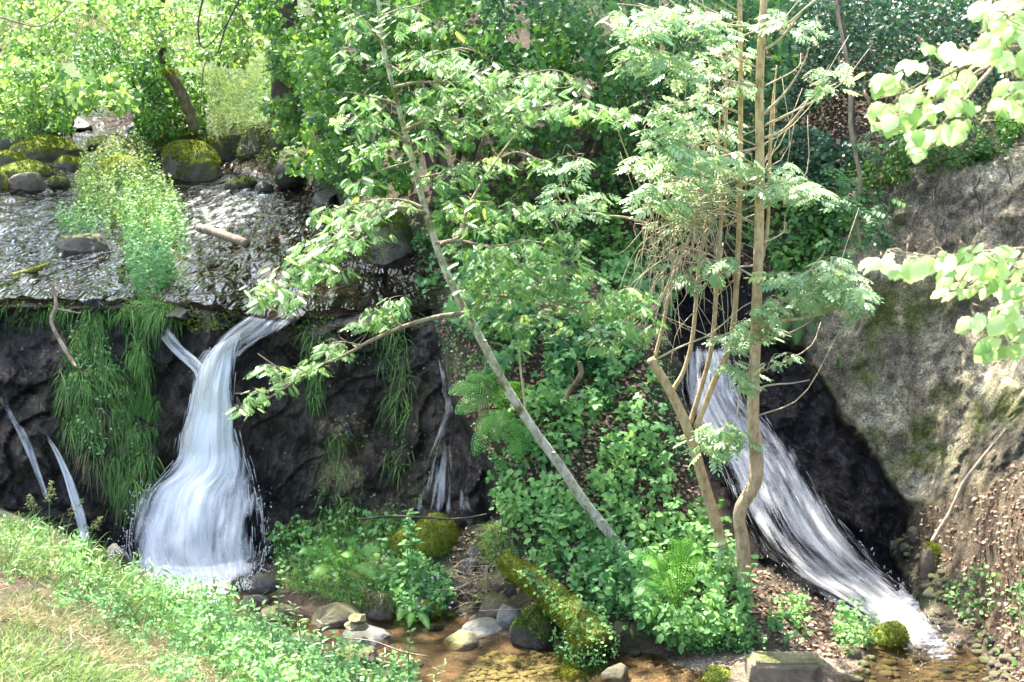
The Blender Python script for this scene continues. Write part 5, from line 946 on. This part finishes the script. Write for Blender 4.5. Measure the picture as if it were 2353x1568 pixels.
# island of herbs and grass in the upper stream
cover('island_herbs', [(270,500),(400,500),(440,550),(425,620),(400,690),(310,700),(285,600)], 4200, T_PALM, 'herb', 'green herbs and trailing leaves on the lower half of the island', (.0, .35), .75, 34, -.05, 123)
cover('island_herbs', [(190,380),(350,370),(400,480),(420,540),(280,560),(240,520),(170,480)], 8500, T_PALM, 'glade', 'bushy herbs growing over the island at the stream lip', (.0, .45), .6, 34, -.06, 23)
cover('island_herbs', [(125,500),(250,490),(255,560),(200,570),(130,550)], 1000, T_PALM, 'herb', 'small leafy plants on top of the reddish-brown rock', (.05, .25), .6, 30, -.2, 24)
cover('bank_weeds', [(60,1240),(240,1280),(420,1370),(600,1470),(760,1568),(620,1568),(420,1460),(200,1360),(60,1290)], 2000, T_LANCE, 'herb', 'loose taller weeds along the rim of the near bank', (.02, .2), .45, 30, .02, 127)
# leaf litter
def straw(pl, n, seed, lab):
    U, V = sample_poly(pl, n, 50, -.1, seed); n = len(U); P = surf(U, V)+A([0, 0, .012]); g = Geo(); blades(g, P, rs.randn(n, 3)*A([1, 1, .25])+A([0, 0, .12]), .04+.09*rs.rand(n), .004+.003*rs.rand(n), .1, .7+.3*rs.rand(n), 3); g.build('dry_straw', M['drygrass'], kind='stuff', label=lab)
straw([(-60,1270),(40,1290),(130,1370),(260,1420),(420,1490),(600,1560),(640,1640),(380,1640),(260,1540),(100,1450),(-60,1420)], 4500, 71, 'mown dry straw lying in a band across the near bank')
def litter(pl, n, lab, seed, S=.8):
    U, V = sample_poly(pl, n, 60, -.25, seed); n = len(U); P = surf(U, V)+A([0, -.006, .008]); g = Geo(); put(g, T_OVS, P, rs.randn(n, 3)*A([1, 1, .3]), surfn(U, V)+rs.randn(n, 3)*.45, S*(.6+.8*rs.rand(n)), rs.rand(n)); g.build('leaf_litter', M['litter'], kind='stuff', label=lab)
litter(LITTER, 14000, 'pinkish dead leaves strewn over the right slope', 31, .72); litter(LITTER2, 900, 'dead leaves on the point below the ash', 32); litter(MOUND, 6500, 'brown dead leaves between the mound plants', 33)
litter([(1400,430),(1960,430),(1900,700),(1500,650)], 1600, 'dead leaves on the slope behind the ash', 34); litter([(1780,230),(2000,230),(2000,420),(1800,450)], 500, 'reddish dead leaves beneath the holly', 35)
litter([(1040,1210),(1160,1220),(1120,1330),(1040,1320)], 350, 'dead leaves caught between stones at the rock foot', 36, .6); litter(ROCK, 420, 'pale specks of fallen leaves on the black rock', 37, .38)
# grass
def grass(name, pl, n, L, W, D, m, lab, seed, clump=40, thr=-.1, bend=.5, tl=0., th=1., kind='stuff'):
    U, V = sample_poly(pl, n, clump, thr, seed); n = len(U); P = surf(U, V); Nn = surfn(U, V); g = Geo(); Ls = L[0]+(L[1]-L[0])*rs.rand(n)
    blades(g, P-Nn*.015, Nn*.35+A(D)+rs.randn(n, 3)*.5, Ls, W*(.6+.8*rs.rand(n)), bend*(.5+rs.rand(n)), np.clip(tl+(th-tl)*rs.rand(n)+(.2 if m != 'drygrass' else .6)*fbm(P, 2.2, 3, seed), 0, 1), 4); return g.build(name, M[m], kind=kind, label=lab)
HD = (0, -.8, .15)
grass('hanging_grass', [(160,730),(240,720),(270,830),(330,940),(355,1060),(330,1150),(260,1160),(200,1060),(140,950),(150,860)], 4600, (.07,.2), .008, HD, 'grass', 'thick curtain of grass hanging on the rock left of the waterfall', 41, 22, -.05, .9)
grass('hanging_grass', [(160,730),(240,720),(270,830),(340,960),(365,1080),(330,1170),(250,1170),(190,1070),(130,960),(150,860)], 900, (.1,.24), .005, (0,-.7,-.4), 'drygrass', 'dead and pale blades mixed in the grass curtain', 141, 40, -.2, .9, .4, 1.)
cover('curtain_leaves', [(160,740),(240,730),(270,830),(330,960),(330,1100),(250,1120),(150,960)], 500, T_OVS, 'herb', 'small leaves scattered in the grass curtain', (.0,.12), .6, 30, 0, 142, stems=False)
grass('hanging_grass', [(295,600),(345,640),(350,800),(360,960),(370,1020),(320,960),(305,820)], 1700, (.08,.18), .007, HD, 'grass', 'narrow strip of grass hanging between curtain and waterfall', 42, 40, -.15, .9)
grass('hanging_grass', [(685,700),(755,690),(765,800),(745,900),(740,960),(700,930),(700,800)], 520, (.08,.2), .006, HD, 'grass', 'grass tuft hanging from the ledge right of the waterfall', 43, 40, -.05, .9)
grass('hanging_grass', [(850,740),(930,740),(950,900),(930,1080),(900,1080),(870,900)], 420, (.12,.26), .005, HD, 'grass', 'thin long grass on the rock face left of the faint film of water', 44, 40, .0, .9, .2)
grass('hanging_grass', [(740,1000),(830,980),(850,1190),(740,1190)], 420, (.1,.22), .004, HD, 'grass', 'wispy dry grass at the middle foot of the rock face', 45, 40, .05, .8, .3)
grass('island_grass', [(275,520),(425,510),(440,600),(400,710),(320,730),(285,640)], 4200, (.15,.4), .006, (0,-.6,.5), 'grass', 'long grass on the island at the stream lip', 46, 40, -.2, .9)
grass('slope_grass', [(450,170),(560,150),(700,140),(700,290),(600,300),(500,300),(460,240)], 9000, (.25,.55), .012, (-.1,-.3,.9), 'drygrass', 'bright sunlit grass slope above the boulders', 47, 60, -.3, .7, 0, .55)
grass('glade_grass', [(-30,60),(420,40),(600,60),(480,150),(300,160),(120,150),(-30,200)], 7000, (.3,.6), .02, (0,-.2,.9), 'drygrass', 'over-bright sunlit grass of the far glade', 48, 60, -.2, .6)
HUM = [(620,1230),(700,1200),(820,1190),(900,1170),(960,1290),(1000,1400),(930,1430),(760,1370),(640,1350)]
grass('hummock_grass', HUM, 7000, (.1,.24), .005, (0,-.35,.8), 'grass', 'fresh grass on the hummock in front of the rock face', 49, 40, -.4, .8, .35)
cover('hummock_herbs', HUM, 1000, T_HERB, 'herb', 'nettles and ferns mixed in the hummock grass', (.0, .2), .8, 40, -.1, 25)
NG = [(-60,1200),(60,1200),(200,1270),(330,1350),(480,1400),(620,1500),(720,1560),(760,1640),(-60,1640)]
grass('bank_grass', NG, 13000, (.04,.15), .005, (0,-.2,.95), 'drygrass', 'short sunlit grass and straw on the near bank', 50, 45, -.12, .5)
grass('bank_grass', [(-60,1190),(100,1190),(240,1270),(420,1370),(600,1480),(700,1560),(560,1600),(420,1480),(200,1380),(-60,1280)], 5200, (.12,.3), .006, (.1,-.1,.95), 'drygrass', 'taller grass along the edge of the near bank', 51, 40, -.05, .6, 0, .6)
grass('bank_grass', [(-60,1490),(160,1500),(300,1568),(340,1640),(-60,1640)], 2600, (.12,.26), .008, (.2,-.1,.95), 'drygrass', 'coarse bleached grass in the near left corner', 52, 40, -.2, .7, .2, .8)
cover('bank_herbs', [(-60,1200),(100,1220),(300,1340),(520,1430),(680,1540),(720,1640),(400,1640),(300,1500),(0,1330)], 6500, T_HERB, 'herb', 'clover and small leaves in the near bank turf', (.0, .08), .42, 50, -.1, 26)
cover('bank_herbs', [(340,1360),(520,1400),(700,1500),(960,1568),(960,1640),(600,1640),(420,1500)], 4200, T_HERB, 'herb', 'leafy herbs along the foot of the near bank', (.0, .2), .62, 40, -.15, 27)
grass('rowan_foot_grass', [(1110,1190),(1180,1200),(1180,1290),(1120,1300)], 500, (.1,.25), .004, (-.2,-.3,.8), 'grass', 'wispy grass left of the broad leaved herbs', 53, 40, -.2, .7, .1)

grass('lip_grass', [(-60,690),(360,690),(420,705),(420,735),(-60,735)], 900, (.05,.18), .006, (0,-.8,.2), 'grass', 'short grass and debris trailing over the stream lip', 143, 30, .02, .8)
cover('lip_moss', [(-60,690),(360,690),(560,730),(980,715),(980,760),(560,765),(-60,745)], 1500, T_OVS, 'mossd', 'dark moss and tiny plants rounding the stream lip', (.0,.04), .6, 30, -.05, 144, stems=False)
# ---------------------------------------------------------------- ferns (each frond a part)
def frond(g, P, wid, tint, ph):
    S = spline(P, 30); T = nrm(np.gradient(S, axis=0)); L = np.linalg.norm(np.diff(S, axis=0), axis=1).sum()
    upv = nrm(A([ph, -.55, .8])-T*np.sum(T*A([ph, -.55, .8]), -1, keepdims=True)); sd_ = np.cross(upv, T); n = len(S); tv = leaflet(1, .30, .0, .15, 3); lob = []
    nb = leaflet(1, .55, 0, .05, 2)
    for i in range(2, n):
        t = i/(n-1); ln = wid*math.sin(math.pi*min(1, (1-t)*1.05+.02)**.8)**.9*(.55+.45*(1-t)); ln = max(ln, .008)
        for s in (-1, 1):
            D = nrm(sd_[i]*s+T[i]*.45-upv[i]*.12)
            # a pinna: row of small lobes along it
            m_ = max(2, int(5*ln/wid+2)); tt = np.linspace(.05, .95, m_); Q = S[i]+D*(ln*tt)[:, None]-upv[i]*(.12*ln*tt*tt)[:, None]
            sp = L/n*.62; e = nrm(np.cross(upv[i], D))
            w_ = sp*(1-.6*tt); v = []; 
            prev = S[i]
            vv = [S[i]]; qq = []; tt_ = []
            for k in range(m_): vv += [Q[k]-e*w_[k], Q[k]+e*w_[k], Q[k]+D*ln*.5/m_]
            for k in range(m_):
                b = 1+3*k; c0 = 0 if k == 0 else b-1; tt_ += [(c0, b, b+2), (c0, b+2, b+1)]
            g.add(A(vv), None, tt_, tint)
    g.tube(S, np.linspace(.003, .0012, n), 4, tint, cap=False)
def fern(base, tips, lab, wid=.07, arch=.12, m='fern', Yb=None):
    b = surf(*base) if Yb is None else at(base[0], base[1], Yb); root = tree_root('fern', b, label=lab, cat='fern')
    for (u, v, dy) in tips:
        e = at(u, v, b[1]+dy); L = np.linalg.norm(e-b); mid = b*.5+e*.5+A([0, -.03, arch*L*2]); g = Geo(); frond(g, [b, b*.72+e*.28+A([0, 0, arch*L*1.3]), mid, e*.8+b*.2+A([0, 0, arch*L*1.2]), e], wid*(.7+.4*L/.4)*.9, float(rs.rand()*.7+.2), (e[0]-b[0])*.5); g.build('frond', M[m], root)
fern((1180,960), [(1035,905,-.35),(1050,950,-.4),(1090,1045,-.45),(1075,870,-.2),(1130,850,-.2),(1180,880,-.3),(1210,900,-.3),(1100,1000,-.45),(1190,1060,-.45),(1140,1010,-.5)], 'big fern hanging left of the rowan trunk halfway down the mound', .12, .12)
fern((1560,1410), [(1450,1285,-.1),(1565,1245,-.1),(1490,1300,-.3),(1600,1270,-.2),(1545,1270,-.1),(1620,1330,-.3),(1470,1370,-.3)], 'large arching fern between the rowan foot and the ash', .11, .14, Yb=float(surf(1560, 1410)[1])-.22)
fern((1520,1395), [(1515,1455,-.3),(1560,1440,-.3),(1490,1430,-.35)], 'small pale fern frond cluster low on the mound', .06, .1)
fern((790,1330), [(690,1270,-.2),(740,1240,-.1),(820,1240,-.1),(870,1265,-.2),(800,1280,-.4),(860,1330,-.4),(720,1330,-.4)], 'fresh green fern on the hummock below the rock face', .075, .12)
fern((950,1410), [(940,1470-30,-.3),(985,1445,-.3),(915,1425,-.3)], 'small fern beside the pink-flowered herbs', .05, .1)
fern((1840,730), [(1760,720,-.2),(1790,770,-.3),(1870,770,-.3),(1900,740,-.2),(1830,790,-.35),(1920,760,-.1)], 'dark fern in the hollow left of the clay bank', .08, .12, 'shrubb')
fern((1640,1200), [(1600,1150,-.2),(1660,1150,-.2),(1600,1210,-.3),(1680,1200,-.2)], 'small fern behind the cut ash stem', .05, .1)

# ---------------------------------------------------------------- single plants
def leafy_plant(name, U, V, H, lean, T, m, lab, pairs=8, S=1., cat='plant', Yb=None, n=1, group=None, z0=.1):
    b = surf(U, V) if Yb is None else at(U, V, Yb); root = tree_root(name, b, label=lab, cat=cat, group=group); gs = Geo(); gl = Geo()
    for k in range(n):
        p0 = b+A([rs.randn()*.03, rs.randn()*.03, -.01])*(n > 1); S_ = spline([p0, p0+A([lean[0]*.4, lean[1]*.4, H*.55]), p0+A([lean[0]+rs.randn()*.03, lean[1], H])], 16); gs.tube(S_, np.linspace(.005, .002, 16), 5)
        for i in range(pairs):
            t = z0+(1-z0)*i/(pairs-1); p = S_[int(t*15)]; a = i*1.57+rs.rand()
            for s in (0, math.pi):
                D = A([[math.cos(a+s), math.sin(a+s), .25+.3*t]]); put(gl, T, p[None], D, A([[0, -.1, 1.]]), S*(1.15-.55*t), A([rs.rand()]))
    gs.build('stem', M['herb'], root); gl.build('leaves', M[m], root)
wg = 'willowherb stems at the foot of the near bank'
for (u, v, h, sz, lab) in [(885,1600,.3,1.,'lance-leaved stem right of the bank herbs'), (1000,1606,.25,.9,'lance-leaved stem farthest right along the bottom edge'), (780,1600,.32,1.,'lance-leaved stem below the cairn rock'), (740,1560,.34,1.,'lance-leaved stem above its neighbours at the bank foot'), (690,1500,.33,1.,'lance-leaved stem beside the riffle'), (700,1620,.3,.9,'lance-leaved stem in the bottom edge herbs'), (830,1630,.3,.9,'lance-leaved stem cut by the bottom edge'), (640,1560,.3,.9,'lance-leaved stem deep in the bank herbs'), (940,1640,.24,.8,'low lance-leaved stem at the bottom edge')]:
    leafy_plant('willowherb', u, v, h, (rs.randn()*.03, -.02), T_LANCE, 'ash', lab, 8, sz*.8, group=wg, Yb=float(surf(min(u, 880), min(v, 1560))[1])-.1)
leafy_plant('tall_herb', 640, 1420, .34, (.02, 0), T_HERB, 'ash', 'tall stem with paired leaves rising before the grassy hummock', 6, 1.)
leafy_plant('tall_herb', 940, 1560, .3, (.0, 0), T_HERB, 'herb', 'single serrated-leaved stem standing before the cairn rock', 5, 1.2, Yb=8.1)
leafy_plant('dock', 1280, 1290, .36, (.0, -.1), leaflet(.13, .05, .1, .3, 3), 'herb', 'dock clump with long upright leaves at the rowan foot', 7, 1., n=3)
leafy_plant('nettle', 950, 1300, .42, (-.02, -.05), leaflet(.08, .05, .1, .3, 3), 'herb', 'nettles growing against the moss covered boulder', 7, 1., n=4, Yb=float(surf(950,1330)[1])-.2)
leafy_plant('sunlit_sprig', 1980, 1470, .26, (.0, -.03), leaflet(.06, .04, .1, .2, 3), 'ash', 'pale sunlit sprig behind the bright mossy boulder', 6, 1.)
leafy_plant('sunlit_sprig', 1715, 1400, .4, (.03, -.1), leaflet(.08, .06, .1, .2, 3), 'herb', 'broad-leaved sprig climbing the foot of the ash', 6, 1., n=2, Yb=9.05)
leafy_plant('clay_bank_plant', 1930, 850, .3, (0, -.05), T_LANCE, 'shrubb', 'upright leafy plant against the lower clay bank', 7, .8)
# buttercups: each flower a thing with stem and petals
bg_ = 'buttercups on the near bank'
ORD = 'first second third fourth fifth sixth seventh eighth ninth tenth eleventh twelfth thirteenth fourteenth fifteenth sixteenth seventeenth eighteenth nineteenth twentieth twenty-first twenty-second twenty-third twenty-fourth twenty-fifth'.split()
def buttercup(U, V, num, first=[None]):
    p = surf(U, V+46); h = .13+.03*rs.rand()
    if first[0] is None:
        r = empty('buttercup', p, label='yellow buttercup, %s from the left along the near bank' % ORD[num], cat='flower', group=bg_); g = Geo(); g.tube(A([[0, 0, -.02], [.004, 0, .07], [.0, 0, .14]])+p, .0015, 4); g.build('stem', M['herb'], r)
        g = Geo(); n = 5; a = np.arange(n)*2*np.pi/n; c = p+A([0, 0, .14]); put(g, leaflet(.013, .013, -.1, -.4, 2), np.repeat(c[None], n, 0), np.stack([np.cos(a), np.sin(a), a*0+.35], -1), np.tile(A([0, -.4, 1.]), (n, 1)), 1., rs.rand(n)); g.build('petals', M['petal'], r); first[0] = r
    else:
        r = first[0].copy(); C.objects.link(r); r.location = p.tolist(); r['label'] = 'yellow buttercup, %s from the left along the near bank' % ORD[num]
        for ch in first[0].children: c = ch.copy(); C.objects.link(c); c.parent = r
for num, (u, v) in enumerate(sorted([(283,1305),(304,1301),(338,1331),(325,1338),(344,1358),(387,1370),(428,1367),(420,1385),(448,1397),(465,1390),(475,1380),(455,1414),(534,1405),(555,1401),(565,1403),(570,1412),(540,1429),(557,1451),(704,1492),(720,1561),(740,1572),(590,1490),(520,1420),(210,1263),(178,1255)])): buttercup(u, v, num)
# pink flowers
g = Geo()
U, V = sample_poly([(870,1300),(1050,1340),(1040,1440),(900,1430)], 16, None, 0, 5); U2, V2 = sample_poly([(1300,1270),(1480,1290),(1560,1380),(1400,1410)], 14, None, 0, 6); U = np.concatenate([U, U2]); V = np.concatenate([V, V2]); P = surf(U, V)+A([0, -.1, .12])
for p in P:
    a = np.arange(5)*2*np.pi/5; put(g, leaflet(.011, .009, 0, .1, 2), np.repeat(p[None], 5, 0), np.stack([np.cos(a), a*0-.2, np.sin(a)], -1), np.tile(A([0, -1., .3]), (5, 1)), 1., rs.rand(5))
g.build('herb_flowers', M['pink'], kind='stuff', label='tiny pale pink flowers dotted in the lacy herbs')
# seed-headed grass
def seed_grass(U, V, H, lab, lean):
    b = surf(U, V); root = tree_root('seeding_grass', b, label=lab, cat='grass', group='tall seeding grasses on the near bank'); g = Geo(); S = spline([b, b+A([lean*.3, 0, H*.6]), b+A([lean, 0, H])], 20); g.tube(S, np.linspace(.003, .001, 20), 4); n = 10; blades(g, np.repeat(b[None], n, 0), A([lean*2, 0, 1])+rs.randn(n, 3)*.35, H*.6, .008, .5, rs.rand(n), 4); g.build('stem', M['drygrass'], root)
    g = Geo(); n = 150; i = rs.randint(12, 20, n); P = S[i]; L = .05*(1-(i-12)/9.); D = rs.randn(n, 3)*A([1, 1, .4])+A([0, 0, .5]); Q = P+nrm(D)*(L*rs.rand(n))[:, None]; blades(g, Q, D, .012, .005, .2, rs.rand(n), 1); g.build('seed_head', M['drygrass'], root)
for a in [(115,1262,.42,'tallest feathery seed head on the near bank before the narrow jet',.03), (150,1272,.34,'seed head leaning right beside the tallest one',.12), (85,1250,.3,'seed head left of the tallest one',-.03), (200,1290,.28,'short seed head near the dark rock',.1), (490,1420,.26,'seed head at the middle of the near bank edge',.02), (640,1500,.3,'seed head before the near riffle',.01)]: seed_grass(*a)

# ---------------------------------------------------------------- logs and sticks
def log(name, pts, Y, wd, m, lab, fuzz=None, nf=0, cat='log', ends=True):
    P = pxl(pts, Y); S = spline(P, 40); Ym = np.mean(Y); r = np.interp(np.linspace(0, 1, 40), np.linspace(0, 1, len(wd)), wd)*Ym/F*.5; r = r*(1+.12*fbm(S, 7, 3)); S = S+.01*np.stack([fbm(S, 4, 2, k*5.) for k in range(3)], -1)
    g = Geo(); g.tube(S, r, 14); root = g.build(name, M[m], label=lab, cat=cat)
    if fuzz:
        i = rs.randint(0, 40, nf); a = rs.rand(nf)*2*np.pi; T = nrm(np.gradient(S, axis=0))[i]; X = nrm(np.cross(T, A([0, 0, 1.]))); Z = np.cross(X, T); d = X*np.cos(a)[:, None]+Z*np.sin(a)[:, None]; k = d[:, 2]+.3*vnoise(S[i]+d, 8.) > -.25
        Q = (S[i]+d*r[i][:, None]+T*(rs.rand(nf)-.5)[:, None]*.04)[k]; d = d[k]; n = len(Q); g = Geo(); blades(g, Q, d+rs.randn(n, 3)*.4, .012+.02*rs.rand(n), .006, .3, rs.rand(n), 1); g.build('moss', M[fuzz], root)
    return S, r, root
log('log', [(458,524),(510,540),(566,560)], (13.6,13.1), [20,22,20], 'wood', 'short grey log lying across the sunlit upper stream')
log('mossy_stick', [(-10,638),(50,630),(85,618),(108,606)], 12.6, [10,16,14,4], 'mosslog', 'curved moss-green stick in the upper stream near the left edge', 'moss', 500, 'stick')
S, r, root = log('mossy_log', [(1158,1290),(1220,1335),(1280,1385),(1330,1430),(1370,1490)], (9.5,8.85), [50,62,70,84,110], 'mosslog', 'thick moss and herb covered log sloping down into the lower stream', 'moss', 9000)
g = Geo(); n = 520; i = rs.randint(8, 40, n); P = S[i]+np.stack([rs.randn(n)*.6, -np.abs(rs.randn(n))*.5, .8+0*i], -1)*r[i][:, None]; put(g, T_PALM, P, rs.randn(n, 3)+A([0, -.3, -.3]), A([0, -.6, .8])+rs.randn(n, 3)*.3, .4+.3*rs.rand(n), rs.rand(n)); g.build('sprouting_herbs', M['herb'], root)
grass('log_end_herbs', [(1290,1450),(1390,1460),(1410,1540),(1330,1560),(1280,1520)], 1200, (.05,.12), .012, (0,-.4,.6), 'herb', 'fine herbs spilling over the lower end of the mossy log', 61, 40, -.3, .5)
cover('log_end_leaves', [(1280,1400),(1390,1420),(1420,1530),(1330,1560),(1270,1500)], 1100, T_OVS, 'herb', 'small leaves over the lower end of the mossy log', (.03,.2), .55, 40, -.3, 62)
for pts, Y, wd, m, lab, cat in [
  ([(120,655),(130,700),(118,740),(140,790),(165,830),(175,845)], (11.3,10.9), [6,9,9,10,9,4], 'wood', 'crooked dead branch hanging over the lip above the grass curtain', 'branch'),
  ([(130,710),(180,720),(185,718)], 11.2, [5,4,3], 'wood', 'short dead stick lying along the lip', 'stick'),
  ([(2140,1245),(2180,1180),(2215,1110),(2260,1050),(2310,985)], (9.5,9.7), [10,8,7,6,3], 'tan', 'long pale dead stick leaning up the right slope', 'stick'),
  ([(1118,1365),(1120,1330),(1119,1300)], 9.6, [4,5,4], 'tan', 'upright pale stick in the driftwood', 'stick'),
  ([(820,1195),(900,1187),(980,1190),(1040,1195),(1120,1180)], 10.3, [4,6,6,5,3], 'dark', 'dark branch lying along the foot of the rock face', 'branch'),
  ([(770,1464),(850,1472),(930,1500),(985,1510)], (8.7,8.4), [3,4,4,3], 'twig', 'thin twig across the cairn rock', 'twig'),
  ([(1100,1405),(1200,1400),(1250,1402)], 9.3, [3,3,2], 'twig', 'thin twig beneath the log', 'twig'),
  ([(2240,1400),(2262,1440),(2290,1470)], 8.9, [4,4,2], 'tan', 'bent pale twig at the stream edge, lower right', 'twig'),
  ([(1330,830),(1335,860),(1310,900),(1290,930)], 10.2, [10,12,10,6], 'wood', 'curved dead root on the mound', 'root'),
  ([(1425,1425),(1480,1415),(1540,1400)], 9.1, [5,4,3], 'twig', 'thin branch above the upright brown stone', 'twig'),
  ([(1750,1500),(1740,1530),(1775,1580)], 8.6, [6,7,6], 'wood', 'weathered stick against the squared block', 'stick'),
  ([(1175,1640-400),(1190,1290),(1178,1310)], 9.9, [4,4,3], 'twig', 'thin dead stem left of the dock clump', 'stick'),
  ([(1190,780),(1195,850),(1205,920),(1210,950)], 9.7, [4,5,5,5], 'tan', 'thin upright dead stem beside the rowan trunk', 'stick')]:
    log('dead_branch' if cat == 'branch' else 'stick', pts, Y, wd, m, lab, cat=cat)
g = Geo(); r2 = np.random.RandomState(8)
for k in range(75):
    u = 1040+110*r2.rand(); v = 1300+95*r2.rand(); a = r2.rand()*3.14; L = 20+36*r2.rand(); p = pxl([(u-L*math.cos(a), v-L*math.sin(a)*.6), (u, v+4*r2.randn()), (u+L*math.cos(a), v+L*math.sin(a)*.6)], 9.55+.25*r2.rand())
    g.tube(spline(p, 6), np.linspace(.004, .002, 6), 4)
g.build('driftwood_twigs', M['twig'], label='pile of small driftwood twigs caught between stones', cat='twigs')
g = Geo()
for k in range(40):
    u = 40+180*r2.rand(); v = 660+55*r2.rand(); a = r2.randn()*.5; L = 16+40*r2.rand(); p = pxl([(u-L, v-L*a*.4), (u, v+4*r2.randn()), (u+L, v+L*a*.4)], 11.7+.3*r2.rand()); g.tube(spline(p, 6), np.linspace(.004, .002, 6), 4)
g.build('lip_twigs', M['twig'], label='dead twigs snagged on the stream lip at the left', cat='twigs')
# roots on the clay bank
g = Geo()
for k in range(15):
    if k % 3 == 0: u0 = 2130+220*r2.rand(); v0 = 372+40*r2.rand()
    u = u0+10*r2.randn(); v = v0+45*(k % 3); S = []; dr = r2.randn()*5
    for i in range(9): S.append((u, v)); u += dr+7*r2.randn(); v += 9+14*r2.rand()
    P = surf(A(S)[:, 0], A(S)[:, 1])+A([0, -.015, 0]); g.tube(spline(P, 24), np.linspace(.006-.0015*(k % 3), .001, 24), 5)
g.build('exposed_roots', M['dark'], label='thin dark roots hanging down the face of the clay bank', cat='roots')
